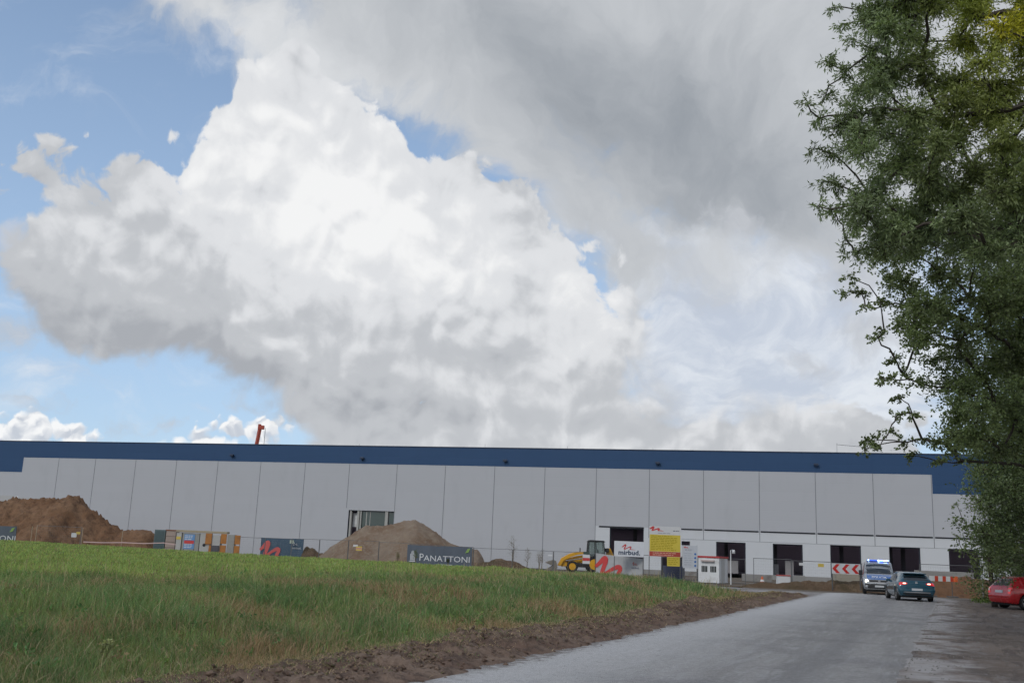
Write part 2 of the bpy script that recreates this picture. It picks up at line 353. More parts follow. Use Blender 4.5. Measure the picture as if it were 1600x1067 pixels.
def m_asph(g, pos):
    st = g.noise(rot_map(g, pos, R(23.4), (1., .05, 1)), 1.9, 5, .62)     # streaks worn along the driving direction
    st2 = g.noise(rot_map(g, pos, R(23.4), (1., .09, 1), (3, 5, 0)), 6.5, 6, .7)
    lg = g.noise(pos, .42, 5, .6); mid = g.noise(pos, 5.5, 6, .72); fine = g.noise(pos, 24, 4, .75); sp = g.noise(pos, 75, 2, .6)
    col = g.mix(g.ss(st, .38, .60), (.222, .213, .208), (.330, .320, .315))
    col = g.mix(g.ss(st2, .50, .64, 0, .6), col, (.40, .40, .415)); col = g.mix(g.ss(lg, .48, .62, 0, .5), col, (.15, .145, .15))
    d = g.v('DOT_PRODUCT', pos, (-LD[1], LD[0], 0)); off = -LE.x*-LD[1]-LE.y*LD[0]
    u = g.m('MULTIPLY', g.m('ADD', d, off), -1.)                           # metres right of the left edge
    e = g.m('ADD', u, g.m('MULTIPLY', g.m('SUBTRACT', mid, .5), 2.2))
    edge = g.ss(e, .4, 3.4, 1., 0.)                                        # pale dust along the left side
    col = g.mix(g.m('MULTIPLY', edge, g.ss(fine, .35, .58, .3, 1.)), col, (.62, .62, .63))
    mud = g.m('MULTIPLY', g.ss(g.m('ADD', u, g.m('MULTIPLY', g.m('SUBTRACT', mid, .5), 2.)), .15, .5, 1., 0.), g.ss(lg, .36, .52, .35, 1.))
    col = g.mix(g.m('MULTIPLY', mud, .85), col, (.125, .10, .085))
    col = g.mix(g.m('MULTIPLY', g.ss(u, 5.0, 6.2), g.ss(mid, .42, .56, 0, .6)), col, (.17, .155, .15))
    wob = g.m('MULTIPLY', g.m('SUBTRACT', g.noise(pos, .8, 4, .6), .5), .35)
    seam = g.ss(g.m('ABSOLUTE', g.m('SUBTRACT', g.m('ADD', u, wob), 2.75)), .02, .16, 1., 0.)
    col = g.mix(g.m('MULTIPLY', seam, g.ss(mid, .42, .6, 0., .38)), col, (.42, .42, .43))
    tr = g.ss(g.m('ABSOLUTE', g.m('SUBTRACT', g.m('ADD', u, wob), 4.1)), .1, .5, .35, 0.); col = g.mix(tr, col, (.13, .13, .14))
    grit = g.noise(pos, 9., 7., .85); col = g.mix(g.ss(grit, .52, .62, 0, .5), col, (.13, .128, .128)); col = g.mix(g.ss(grit, .47, .38, 0, .55), col, (.50, .495, .49))
    col = g.mix(g.ss(fine, .52, .66, 0, .55), col, (.11, .108, .112)); col = g.mix(g.ss(fine, .44, .32, 0, .45), col, (.46, .46, .47)); col = g.mix(g.ss(sp, .54, .66, 0, .6), col, (.08, .08, .08)); col = g.mix(g.ss(sp, .44, .34, 0, .5), col, (.55, .545, .53))
    return col, g.ss(st, .3, .7, .5, .8), g.m('ADD', fine, g.m('MULTIPLY', sp, .5)), .03
def m_soilgrass(g, pos):
    a = g.noise(pos, .25, 5, .6); b = g.noise(pos, 3., 6, .7)
    col = g.mix(g.ss(a, .4, .6), (.085, .115, .040), (.120, .120, .060)); col = g.mix(g.ss(b, .5, .7, 0, .6), col, (.12, .10, .055))
    return col, .95, b, .08
# one sheet to the horizon
g0 = MB()
xs = [-2500, -400, -150, 0, 150, 400, 2500]; ys = [-2500, -300, -20, 150, 400, 2500]
g0.add([(x, y, -.06) for y in ys for x in xs], [(j*7+i, j*7+i+1, (j+1)*7+i+1, (j+1)*7+i) for j in range(5) for i in range(6)])
tag(g0.build('ground', pos_mat('site_soil', m_site)), kind='structure')
# grass field, a real height field
def grid(fz, x0, x1, y0, y1, step):
    X, Y = np.meshgrid(np.arange(x0, x1, step), np.arange(y0, y1, step)); h, w = X.shape; Z = fz(X, Y)
    V = np.stack([X, Y, Z], -1).reshape(-1, 3); i = np.arange(h*w).reshape(h, w)
    Q = np.stack([i[:-1, :-1], i[:-1, 1:], i[1:, 1:], i[1:, :-1]], -1).reshape(-1, 4); return V, Q
M_field = pos_mat('field_soil', m_soilgrass)
V, Q = grid(zfield, -100, 16, 2, 132, .45); u_ = uL(V[:, 0], V[:, 1]); far_ = np.interp(V[:, 0], FBx, FBy)-V[:, 1]
keep = ((u_ > .9) & (far_ > -2.2))[Q].all(1)
tag(mesh_np('grass_field', V, Q[keep], M_field, smooth=True), kind='structure')
# road with its mouth to the left behind the bank
far = [gnd(1120, 915.5), gnd(1168, 918.5), gnd(1225, 922.5), gnd(1275, 925), gnd(1350, 927), gnd(1440, 930.5), gnd(1480, 935)]
lft = [(LE.x+LD[0]*s, LE.y+LD[1]*s) for s in (-30, -10, 0, 10, 20, 30, 37, 41)]
rgt = [(RE.x+RD[0]*s, RE.y+RD[1]*s) for s in (34, 26, 18, 9, 0, -10, -30)]
poly = [(*p, 0) for p in lft]+[(*gnd(1215, 934.5).xy, 0), (*gnd(1160, 926).xy, 0), (*gnd(1110, 920).xy, 0)]+[(*p.xy, 0) for p in far]+[(*gnd(1470, 941).xy, 0)]+[(*p, 0) for p in rgt]
me = bpy.data.meshes.new('road'); bm = bmesh.new(); f_ = bm.faces.new([bm.verts.new(p) for p in poly]); bmesh.ops.triangulate(bm, faces=[f_])
bmesh.ops.recalc_face_normals(bm, faces=bm.faces); bm.to_mesh(me); bm.free(); me.materials.append(pos_mat('asphalt', m_asph))
o = bpy.data.objects.new('road', me); COL.objects.link(o); tag(o, kind='structure')
# dirt lot right of the road
def zlot(x, y):
    u = uR(x, y); return -.03+.045*smooth(-.25, .05, u)+.02*sn(x, y, 2.2, 22)*smooth(-.4,.2,u)+(.035*sn(x, y, .9, 5)+.018*sn(x*1.0, y*.35, 5., 6))*smooth(.2, 1.5, u)
V, Q = grid(zlot, 1, 75, -4, 75, .3); u_ = uR(V[:, 0], V[:, 1]); keep = (u_ > -.5)[Q].all(1) & (V[:, 1] < np.where(V[:, 0] < 30, 58, 74))[Q].all(1)
def m_lot(g, pos):
    col, r, h, d = m_dirt(g, pos)
    dd = g.v('DOT_PRODUCT', pos, (RD[1], -RD[0], 0)); off = -RE.x*RD[1]+RE.y*RD[0]; u = g.m('ADD', dd, off)
    e = g.m('ADD', u, g.m('MULTIPLY', g.m('SUBTRACT', g.noise(pos, 1.3, 5, .65), .5), 3.2))
    k = g.m('MULTIPLY', g.ss(e, .1, 1.3, 1., 0.), g.ss(g.noise(pos, .6, 3), .40, .52))
    col = g.mix(g.m('MULTIPLY', k, .85), col, (.36, .35, .35))
    k2 = g.noise(rot_map(g, pos, R(24), (1, .3, 1)), 1.1, 6, .7); col = g.mix(g.ss(k2, .57, .66, 0, .6), col, (.24, .225, .22))
    return col, r, h, d
tag(mesh_np('dirt_lot', V, Q[keep], pos_mat('lot_dirt', m_lot), smooth=True), kind='structure')
# churned verge between road and grass
def zverge(x, y):
    u = uL(x, y); s = sL(x, y); prof = smooth(-.45, .5, u)*smooth(2.6, 1.2, u)
    return -.04+.05*smooth(-.5, .3, u)+prof*(.075+.07*sn(x, y, 1.9, 7)+.06*sn(x, y, 6.5, 8)+.045*sn(x, y, 15., 9))+.02*sn(x, y, 2.6, 21)*smooth(-.5, .0, u)+.26*np.exp(-((s-20)/4.5)**2-((u-1.1)/.6)**2)*(1+.5*sn(x, y, 3.3, 25))+.10*np.exp(-((s-6)/3.)**2-((u-1.2)/.5)**2)+.04*smooth(1.5, 3, u)
ss_, uu_ = np.meshgrid(np.arange(-12, 46, .09), np.arange(-.5, 3.6, .08))
X = LE.x+LD[0]*ss_-LD[1]*uu_; Y = LE.y+LD[1]*ss_+LD[0]*uu_; Z = zverge(X, Y)
Z = Z-.1*smooth(43.5, 46, ss_); V = np.stack([X, Y, Z], -1).reshape(-1, 3); i = np.arange(X.size).reshape(X.shape)
Q = np.stack([i[:-1, :-1], i[:-1, 1:], i[1:, 1:], i[1:, :-1]], -1).reshape(-1, 4)
def m_vd(g, pos):
    a = g.noise(pos, .7, 5, .6); b = g.noise(pos, 4.5, 6, .7); c = g.noise(pos, 20, 4, .7)
    col = g.mix(g.ss(a, .38, .62), (.150, .098, .074), (.215, .155, .118)); col = g.mix(g.ss(b, .45, .62, 0, .8), col, (.075, .050, .040)); col = g.mix(g.ss(c, .55, .7, 0, .6), col, (.26, .205, .16))
    return col, .92, g.m('ADD', b, g.m('MULTIPLY', c, .5)), .07
M_vdirt = pos_mat('verge_soil', m_vd)
tag(mesh_np('dirt_verge', V, Q, M_vdirt), kind='structure')
# clods
def clods(name, pts, size, m, label):
    n = len(pts); base = np.array([(1,0,0),(-1,0,0),(0,1,0),(0,-1,0),(0,0,1),(0,0,-1)], float)
    tri = np.array([(0,2,4),(2,1,4),(1,3,4),(3,0,4),(2,0,5),(1,2,5),(3,1,5),(0,3,5)])
    V = base[None]*rs.uniform(.5, 1.2, (n, 6, 1))*size[:, None, None]*np.array([1, 1, .7]); a = rs.uniform(0, 6.28, n)
    c, s = np.cos(a)[:, None], np.sin(a)[:, None]; V = np.stack([V[..., 0]*c-V[..., 1]*s, V[..., 0]*s+V[..., 1]*c, V[..., 2]+V[..., 0]*.3], -1)+pts[:, None]
    Fq = (tri[None]+np.arange(n)[:, None, None]*6).reshape(-1, 3)
    return tag(mesh_np(name, V.reshape(-1, 3), Fq, m), label, 'soil', kind='stuff')
n = 9000; s_ = -12+56*rs.rand(n)**1.5; u_ = rs.normal(.95, .6, n).clip(-.7, 2.4)
x = LE.x+LD[0]*s_-LD[1]*u_; y = LE.y+LD[1]*s_+LD[0]*u_
clods('soil_clods', np.stack([x, y, zverge(x, y)+.01], -1), np.minimum(.075, .010*np.exp(rs.normal(.5, .65, n))), M_vdirt, 'loose dark soil clods along the churned road verge')
n = 3500; s_ = rs.uniform(-6, 40, n); u_ = 8*rs.rand(n)**1.6
x = RE.x+RD[0]*s_+RD[1]*u_; y = RE.y+RD[1]*s_-RD[0]*u_
clods('gravel', np.stack([x, y, zlot(x, y)+.004], -1), rs.uniform(.006, .022, n), mat('stone', (.2, .19, .18), .9), 'small stones scattered over the muddy lot')

# ------------------------------------------------------------------ foliage material and grass
def leaf_mat(name, trans=.35, gloss=.5, spec=.25):
    m = bpy.data.materials.new(name); m.use_nodes = True; m.node_tree.nodes.clear(); g = G(m.node_tree)
    a = g.n('ShaderNodeAttribute', attribute_name='tint').outputs['Color']
    b = g.n('ShaderNodeBsdfPrincipled'); g.put(b.inputs['Base Color'], a); b.inputs['Roughness'].default_value = gloss; b.inputs['Specular IOR Level'].default_value = spec
    t = g.n('ShaderNodeBsdfTranslucent'); g.put(t.inputs[0], g.mix(1., a, (1.25, 1.35, .7), 'MULTIPLY'))
    x = g.n('ShaderNodeMixShader'); x.inputs[0].default_value = trans; g.put(x.inputs[1], b.outputs[0]); g.put(x.inputs[2], t.outputs[0])
    o = g.n('ShaderNodeOutputMaterial'); g.put(o.inputs[0], x.outputs[0]); return m
M_grass = leaf_mat('grass_blade', .3, .6, .15); M_leaf = leaf_mat('leaf', .3, .45, .3)
def blades(P, h, w, lean, cols, name='grass'):
    n = len(P); a = rs.uniform(0, 6.283, n); b = rs.uniform(0, 6.283, n)
    wv = np.stack([np.cos(a), np.sin(a), 0*a], -1)*w[:, None]*.5
    tip = P+np.stack([np.cos(b)*lean*h, np.sin(b)*lean*h, h], -1); mid = P+np.stack([np.cos(b)*lean*h*.3, np.sin(b)*lean*h*.3, h*.6], -1)
    V = np.stack([P-wv, P+wv, mid+wv*.7, tip+wv*.08, tip-wv*.08, mid-wv*.7], 1).reshape(-1, 3)
    k = np.arange(n)[:, None, None]*6; Fq = (k+np.array([[0, 1, 2, 5], [5, 2, 3, 4]])).reshape(-1, 4)
    return V, Fq, np.repeat(cols, 6, 0)
N = 520000
r_ = 8.5*np.exp(rs.rand(N)**1.1*math.log(118/8.5)); az_ = rs.uniform(R(-34), R(18), N)
x = r_*np.sin(az_); y = r_*np.cos(az_); u_ = uL(x, y); far_ = np.interp(x, FBx, FBy)-y
pn = sn(x, y, .55, 11)*.5+sn(x, y, 2.1, 12)*.5
k = ((u_ > 1.15+rs.rand(N)*.6+.35*sn(x, y, .9, 13)) | ((u_ > .3) & (rs.rand(N) < .32) & (sn(x, y, 2.4, 23) > .15))) & (far_ > -.3) & (sL(x, y) < 42.5+u_*.3); x, y, u_, r_, pn = x[k], y[k], u_[k], r_[k], pn[k]; n = len(x)
rough_ = smooth(16, 7.0, u_+2.8*sn(x, y, .4, 14)+.8*sn(x, y, 1.4, 15))                  # 1 on the rough bank, 0 on the even top
clump = np.clip(.5+.9*sn(x, y, 1.5, 16)+.5*sn(x, y, 4.2, 17), 0, 1)  # tussocks
h = (.09+.09*rs.rand(n))*(1-rough_)+(.07+.17*rs.rand(n)**1.6+.13*clump)*rough_; h *= (1+.3*pn)*smooth(1.4, 3., u_)*.8+.2
w = np.maximum(.0035, r_*.00060)*rs.uniform(.6, 1.4, n)
dpatch = np.clip(.42+1.7*(sn(x, y, .42, 15)*.6+sn(x*1., y*.6, 1.3, 18)*.5), 0, 1)       # wandering patches of dead grass
dry = np.clip(rough_*(.05+.62*dpatch**2.+.20*smooth(4.0, 1.8, u_))+.05*(1-rough_)+.04, 0.03, .9)
isdry = rs.rand(n) < dry
gr = np.array([.235, .345, .110])*(1-rough_[:, None])+(np.array([.180, .262, .105])*(1-clump[:, None])+np.array([.118, .210, .090])*clump[:, None])*rough_[:, None]
gr = gr*(1+.28*pn[:, None])*rs.uniform(.6, 1.5, (n, 1)); gr[:, 0] *= 1+.5*rs.rand(n)*(rs.rand(n) < .5)
dc = (np.array([.40, .32, .215])*(1-.5*dpatch[:, None])+np.array([.21, .125, .075])*.9*dpatch[:, None])*rs.uniform(.5, 1.4, (n, 1))
c = np.where(isdry[:, None], dc, gr).clip(.01, .5)
V, Fq, cc = blades(np.stack([x, y, np.maximum(zfield(x, y), zverge(x, y))-.02], -1), h, w, rs.uniform(.1, 1.3, n)*(.6+.6*isdry), c)
tag(mesh_np('grass', V, Fq, M_grass, cols=cc), 'green meadow grass with dry tan patches on the roadside bank', 'grass', kind='stuff')
# straw on the verge
n = 42000; s_ = -12+56*rs.rand(n)**1.3; u_ = rs.normal(1.7, .6, n).clip(-.1, 3.4)
x = LE.x+LD[0]*s_-LD[1]*u_; y = LE.y+LD[1]*s_+LD[0]*u_; z = np.maximum(zverge(x, y), zfield(x, y)); rr = np.hypot(x, y)
c = np.where(rs.rand(n, 1) < .25, np.array([.15, .20, .07]), np.array([.42, .32, .21]))*rs.uniform(.4, 1.5, (n, 1)); V, Fq, cc = blades(np.stack([x, y, z], -1), rs.uniform(.02, .06, n), np.maximum(.004, rr*.0005), rs.uniform(1., 4.5, n), c)
tag(mesh_np('dry_straw', V, Fq, M_grass, cols=cc), 'dry straw and torn turf scattered on the soil verge', 'straw', kind='stuff')
# rough grass under the trees, beyond the lot
n = 16000; x = rs.uniform(18, 45, n); y = rs.uniform(53, 60, n)+rs.normal(0, .7, n); k = (uR(x, y) > 1.5+rs.rand(n)*2); x, y = x[k], y[k]; n = len(x)
c = np.array([.09, .14, .04])*rs.uniform(.5, 1.5, (n, 1)); V, Fq, cc = blades(np.stack([x, y, 0*x-.03], -1), rs.uniform(.08, .35, n), rs.uniform(.03, .06, n), rs.uniform(.2, .8, n), c)
tag(mesh_np('weeds', V, Fq, M_grass, cols=cc), 'rough weeds and grass below the trees by the red car', 'weeds', kind='stuff')

# ------------------------------------------------------------------ warehouse
WP = Vector((33.38, 107.12, 0)); WY = R(-14.572)
def wall_tz(px, py, back=0.):
    d = ray(px, py); n = Vector((-math.sin(WY), math.cos(WY), 0)); P = WP+n*back
    k = ((P-cam.location).dot(n))/d.dot(n); Q_ = cam.location+d*k; return (Q_-WP).dot(Vector((math.cos(WY), math.sin(WY), 0))), Q_.z
W = thing('warehouse', 'long grey warehouse under construction with blue top band and dark dock openings', 'warehouse', WP, WY)
def m_clad(colr, col2, seam=.8, rib=1.03):
    def f(g, pos):
        tcn = g.n('ShaderNodeTexCoord').outputs['Object']; s = g.n('ShaderNodeSeparateXYZ'); g.put(s.inputs[0], tcn)
        z = g.m('FRACT', g.m('DIVIDE', s.outputs[2], rib)); ln = g.ss(g.m('ABSOLUTE', g.m('SUBTRACT', z, .5)), .455, .495)
        cell = g.n('ShaderNodeTexWhiteNoise', noise_dimensions='2D'); cb = g.n('ShaderNodeCombineXYZ')
        g.put(cb.inputs[0], g.m('FLOOR', g.m('DIVIDE', s.outputs[0], 6.))); g.put(cb.inputs[1], g.m('FLOOR', g.m('DIVIDE', s.outputs[2], rib))); g.put(cell.inputs[0], cb.outputs[0])
        n1 = g.noise(rot_map(g, tcn, 0, (.3, 1, .12)), 2., 5, .6); n2 = g.noise(tcn, .15, 3)
        c = g.mix(g.m('ADD', g.m('MULTIPLY', cell.outputs[0], .45), g.m('MULTIPLY', n2, .55)), colr, col2)
        c = g.mix(g.ss(n1, .5, .8, 0, .25), c, tuple(x*.8 for x in colr)); c = g.mix(g.m('MULTIPLY', ln, seam*.22), c, tuple(x*.35 for x in colr))
        return c, .55, g.m('SUBTRACT', 1., ln), .004
    return f
M_grey = pos_mat('grey_cladding', m_clad((.435, .447, .475), (.450, .462, .490), .09))
M_blue = pos_mat('blue_cladding', m_clad((.028, .070, .158), (.032, .078, .170), .15))
M_pale = pos_mat('pale_cladding', m_clad((.55, .570, .595), (.58, .60, .625), .1, 1.9))
M_joint = mat('joint', (.19, .20, .22), .8); M_black = mat('black_strip', (.012, .014, .02), .6); M_conc = mat('concrete', (.27, .265, .255), .9, var=.2, scale=1.2, dirt=(.13, .11, .09))
M_steel = mat('galvanised_steel', (.30, .31, .32), .5, .6); M_darkin = mat('dark_interior', (.17, .14, .19), .9); M_white = mat('white_paint', (.66, .67, .68), .6, dirt=(.42, .41, .39))
T0, T1 = -132., 40.; ZB, ZR = 11.43, 13.56; TL, TR = wall_tz(36, 725)[0], wall_tz(1456.5, 755)[0]
ops = []                                                     # openings: t0, t1, z0, z1
for a, b, y0, zb in ((1119, 1165, 846, -.3), (1207.5, 1254, 849, .42), (1297, 1345, 851, .42), (1389, 1437.5, 854, .42), (1482, 1530, 856.5, .42), (953, 1006, 824, .1), (1033, 1066, 869, -.3), (1065, 1078, 845, None), (545, 616, 796.5, .1)):
    t0, z1 = wall_tz(a, y0); t1 = wall_tz(b, y0)[0]; z0 = zb if zb is not None else wall_tz(1070, 851.5)[1]; ops.append((t0, t1, z0, z1))
for k in range(1, 4): ops.append((ops[4][0]+6.05*k, ops[4][1]+6.05*k, .42, ops[4][3]))
def skin(regs, name, m, y=0., zs=(), th=None):
    """wall sheet made of rectangles, with the openings left out"""
    b = MB()
    for (t0, t1, z0, z1) in regs:
        X = sorted({t0, t1, *[v for o_ in ops for v in o_[:2] if t0 < v < t1]}); Zs = sorted({z0, z1, *[v for o_ in ops for v in o_[2:] if z0 < v < z1]})
        for a0, a1 in zip(X, X[1:]):
            for c0, c1 in zip(Zs, Zs[1:]):
                tm, zm = (a0+a1)/2, (c0+c1)/2
                if any(o_[0] < tm < o_[1] and o_[2] < zm < o_[3] for o_ in ops): continue
                b.add([(a0, y, c0), (a1, y, c0), (a1, y, c1), (a0, y, c1)], [(0, 1, 2, 3)])
    return b.build(name, m, W)
TP = wall_tz(930, 824)[0]
ZS = 4.96
TW = wall_tz(83, 785)[0]; ZW = wall_tz(50, 776.5)[1]
skin([(TL, TR, ZS, ZB), (TL, TP, 0, ZS), (T0, TL, 6.3, 9.47), (TR, T1, ZS, 9.44)], 'wall_cladding', M_grey)
skin([(TP, T1, -.3, ZS)], 'lower_wall', M_pale)
skin([(T0, T1, ZB, ZR), (T0, TL, 9.47, ZB), (TR, T1, 9.44, ZB)], 'parapet_band', M_blue, -.0)
b = MB(); b.add([(T0, 0, 0), (TL, 0, 0), (TL, 0, 6.3), (T0, 0, 6.3)], [(0, 1, 2, 3)]); b.build('lower_wall', M_white, W)
b = MB(); b.box(TL, TW, -.06, -.005, 4, ZW-.05); b.box(T0, wall_tz(22, 778)[0], -.09, -.005, 5.6, 6.35); b.build('trim_band', mat('grey_trim', (.42, .42, .42), .7), W)
# sides, back and roof
b = MB(); b.add([(T0, 0, -.3), (T0, 75, -.3), (T0, 75, ZR), (T0, 0, ZR), (T1, 0, -.3), (T1, 75, -.3), (T1, 75, ZR), (T1, 0, ZR)], [(0, 1, 2, 3), (5, 4, 7, 6), (1, 5, 6, 2)]); b.build('rear_wall', M_grey, W)
b = MB(); b.box(T0+.05, T1-.05, .05, 14.0, ZR-1.0, ZR-.7); b.box(T0+.05, T1-.05, 15.6, 26, ZR-1.0, ZR-.7); b.box(T0+.05, T1-.05, 27.6, 74.95, ZR-1.0, ZR-.7); b.build('roof', mat('roof_membrane', (.30, .31, .32), .9), W)  # unseen roof, split by added gaps that let dim daylight into the interior
b = MB(); b.box(T0-.05, T1+.05, -.06, .3, ZR+.003, ZR+.10); b.build('roof_edge', mat('dark_flashing', (.035, .05, .09), .5), W)
b = MB(); b.add([(T0+1, 1.2, .35), (T1-1, 1.2, .35), (T1-1, 40, .35), (T0+1, 40, .35)], [(0, 1, 2, 3)]); b.add([(T0+1, 38, .35), (T1-1, 38, .35), (T1-1, 38, 12), (T0+1, 38, 12)], [(0, 1, 2, 3)]); b.build('interior', M_darkin, W)
# joints between the cladding bays, measured bay by bay
jx = [(88,750),(145,755),(206.5,770),(270.5,772),(335.5,775),(402,785),(472.5,782),(543.5,765),(620,740),(693,788),(770,804),(849.5,800),(931,782),(1014.4,782),(1099.2,800),(1186.7,800),(1275,800),(1365.5,800),(1457.5,800)]
J = [wall_tz(*p)[0] for p in jx]
for t in J:
    zb = 3.86 if t > TP+1 else (.0 if not (ops[8][0]-.6 < t < ops[8][1]) else 6.1)
    b = MB(); b.box(t-.03, t+.03, -.012, .0-.001, zb, ZB-.01); b.build('panel_joint', M_joint, W)
for k in range(1, 4): b = MB(); b.box(TR+6*k-.03, TR+6*k+.03, -.012, -.001, 3.89, 9.4); b.build('panel_joint', M_joint, W)
b = MB(); b.box(wall_tz(1065, 845)[0], T1, -.01, -.002, 3.83, 3.86); b.build('panel_joint', M_joint, W)
b = MB(); b.box(wall_tz(936, 824)[0], wall_tz(1006, 824)[0], -.05, -.004, 4.84, 4.99); b.build('drip_strip', M_black, W)
seg = [wall_tz(1063, 828)[0]]+[t for t in J if t > wall_tz(1063, 828)[0]]+[TR+6, TR+12, T1-.2]
for a, c in zip(seg, seg[1:]): b = MB(); b.box(a+.10, c-.12, -.05, -.014, 4.86, 5.0); b.build('drip_strip', M_black, W)
b = MB(); pr = sorted([(o_[0], o_[1]) for o_ in ops if o_[2] < 0]); ed = [TP]+[v for p in pr for v in p]+[T1]
for a, c in zip(ed[0::2], ed[1::2]): b.box(a, c, -.12, -.004, -.3, .42)
b.build('plinth', M_conc, W)
# reveals of the openings and what is in them
for i, (t0, t1, z0, z1) in enumerate(ops):
    b = MB(); d = .35
    b.add([(t0, 0, z0), (t0, d, z0), (t0, d, z1), (t0, 0, z1), (t1, 0, z0), (t1, d, z0), (t1, d, z1), (t1, 0, z1)], [(0, 1, 2, 3), (5, 4, 7, 6), (3, 2, 6, 7), (1, 0, 4, 5)])
    w_ = .10; b.box(t0+.003, t0+w_, d-.1, d, z0, z1-.003); b.box(t1-w_, t1-.003, d-.1, d, z0, z1-.003); b.box(t0+w_, t1-w_, d-.1, d, z1-w_, z1-.003)
    b.build('window_opening' if i == 7 else 'door_opening' if i in (6, 8) else 'dock_opening', mat('dark_reveal', (.05, .06, .08), .7), W)
gl = mat('dark_green_glass', (.045, .07, .065), .08, 0, spec=.8)
def tt(px, back=0.): return wall_tz(px, 815, back)[0]
b = MB(); b.box(tt(563), tt(600), .30, .33, .2, 5.8); b.box(tt(606), tt(614.5), .30, .33, .2, 5.8); b.build('glazing', gl, W)
b = MB(); b.box(tt(547.5), tt(556.5), .7, .75, 3.9, 5.55); b.build('daylight_panel', M_white, W)  # white panel added in place of daylight showing through the hall
b = MB()
for a, c in ((545.3, 548), (557, 560), (561.5, 563.5), (600.5, 605), (614.6, 615.8)): b.box(tt(a), tt(c), .1, .4, .1, 5.9)
b.box(tt(570), tt(571.5), .27, .31, .2, 5.8); b.box(tt(576), tt(577), .27, .31, .2, 5.8); b.build('mullion', mat('light_steel_column', (.36, .36, .34), .6), W)
for (px, py) in ((364, 711.5), (567, 716), (790, 720), (1028, 723.5), (1275, 726)):
    t, z = wall_tz(px, py); b = MB(); b.box(t-.24, t+.24, -.4, -.12, z-.10, z+.13); b.box(t-.06, t+.06, -.3, -.004, z-.22, z+.03); b.build('floodlight', mat('dark_lamp', (.03, .045, .08), .4), W, bevel=.03)
for px, h in ((757, .45), (886, .35), (1308, 1.1), (1020, .3), (560, .3)):
    t, z = wall_tz(px, 705); b = MB(); b.tube([(t, .15, ZR+.08), (t, .15, ZR+h)], .02, 5); b.build('lightning_rod', M_steel, W)
b = MB(); b.tube([(wall_tz(1308, 705)[0], .15, ZR+.95), (wall_tz(1345, 706)[0], .15, ZR+.75), (wall_tz(1380, 706)[0], .15, ZR+.2)], .02, 4); b.build('cable', M_black, W)
# inner columns just visible in the docks
for t in (-9.6, -4.2, 2.9, 8, 9.3, -20): b = MB(); b.box(t-.2, t+.2, 5, 5.4, .36, 11); b.build('inner_column', mat('dim_column', (.10, .10, .11), .9), W)
for t0, t1, h in ((-3.2, -2.3, 1.6), (-4.4, -3.9, 1.2), (8.0, 9.2, 1.0), (-9.5, -8.2, 1.4)): b = MB(); b.box(t0, t1, 2.2, 3.2, .36, .36+h); b.build('stored_pallet', mat('pallet_goods', (.34, .33, .34), .9), W, bevel=.05)

# ------------------------------------------------------------------ heaps
def m_heap(c1, c2, c3):
    def f(g, pos):
        a = g.noise(pos, .35, 5, .6); b = g.noise(pos, 1.7, 7, .72); c = g.noise(pos, 6, 4, .7)
        col = g.mix(g.ss(a, .4, .62), c1, c2); col = g.mix(g.ss(b, .45, .68, 0, .85), col, c3); col = g.mix(g.ss(c, .6, .7, 0, .5), col, tuple(x*.45 for x in c1))
        return col, .95, g.m('ADD', b, g.m('MULTIPLY', c, .5)), .25
    return f
M_brown = pos_mat('brown_soil', m_heap((.205, .112, .062), (.255, .152, .090), (.115, .070, .045)))
M_grav = pos_mat('grey_sand', m_heap((.255, .195, .145), (.205, .135, .090), (.300, .245, .185)))
M_dark = pos_mat('dark_topsoil', m_heap((.135, .088, .055), (.095, .072, .042), (.18, .13, .085)))
def heap(name, prof, Y, m, label, dep=1.45, rough=.12, step=.22, base=0., slope=None, peak=0., yslope=0.):
    """prof: crest points in the photo, turned into a ridge with real flanks at distance Y"""
    P = [at(px, py, Y+(px-prof[0][0])*yslope) for px, py in prof]; xs = np.array([p.x for p in P]); zs = np.array([max(p.z, base) for p in P])
    x0, x1 = xs[0]-1, xs[-1]+1; hm = zs.max()-base; D = max(hm*dep*1.1, 1.2)
    X, Yy = np.meshgrid(np.arange(x0, x1, step), np.arange(-D-.6, D+.6, step)); h = np.interp(X, xs, zs, left=base-.2, right=base-.2)-base
    yc = .25*sn(X, X*0, .5, 17); q = np.abs(Yy-yc)/(dep*np.maximum(h, .05))
    Z = base+np.maximum(h, 0)*(1-q-.16*np.exp(-q*6)+.16)-.02; 
    k = smooth(-.05, .25, Z-base); Z = Z+k*rough*(.6*sn(X, Yy, 1.3, 18)+.55*sn(X, Yy, 3.7, 19)+.6*np.abs(sn(X, Yy, 9., 20))+.35*sn(X*2.2, Yy*.6, 4., 24))*np.clip(hm, .3, 2.5)**.5; Z = np.maximum(Z, base-.25)
    Yc = Yy+Y+np.interp(X, xs, (xs-xs[0])*0)+(X-xs[0])*yslope*1538/(Y*1.)*1.0
    cx, cy = (x0+x1)/2, Y; V = np.stack([X-cx, Yc-cy, Z], -1).reshape(-1, 3); i = np.arange(X.size).reshape(X.shape)
    Q = np.stack([i[:-1, :-1], i[:-1, 1:], i[1:, 1:], i[1:, :-1]], -1).reshape(-1, 4); Q = Q[(V[Q][:, :, 2] > base-.2).any(1)]
    o = mesh_np(name, V, Q, m, smooth=False); o.location = (cx, cy, 0); return tag(o, label, 'heap')
heap('soil_heap', [(-120,830),(-60,800),(-20,788),(0,785),(20,783),(40,784),(60,781),(80,783),(95,783),(100,779),(118,777.5),(127,781),(134,790),(141,798),(150,804),(160,812),(180,825),(195,835),(215,846),(240,856)], 113, M_brown, 'large brown soil heap at the left in front of the warehouse', rough=.30)
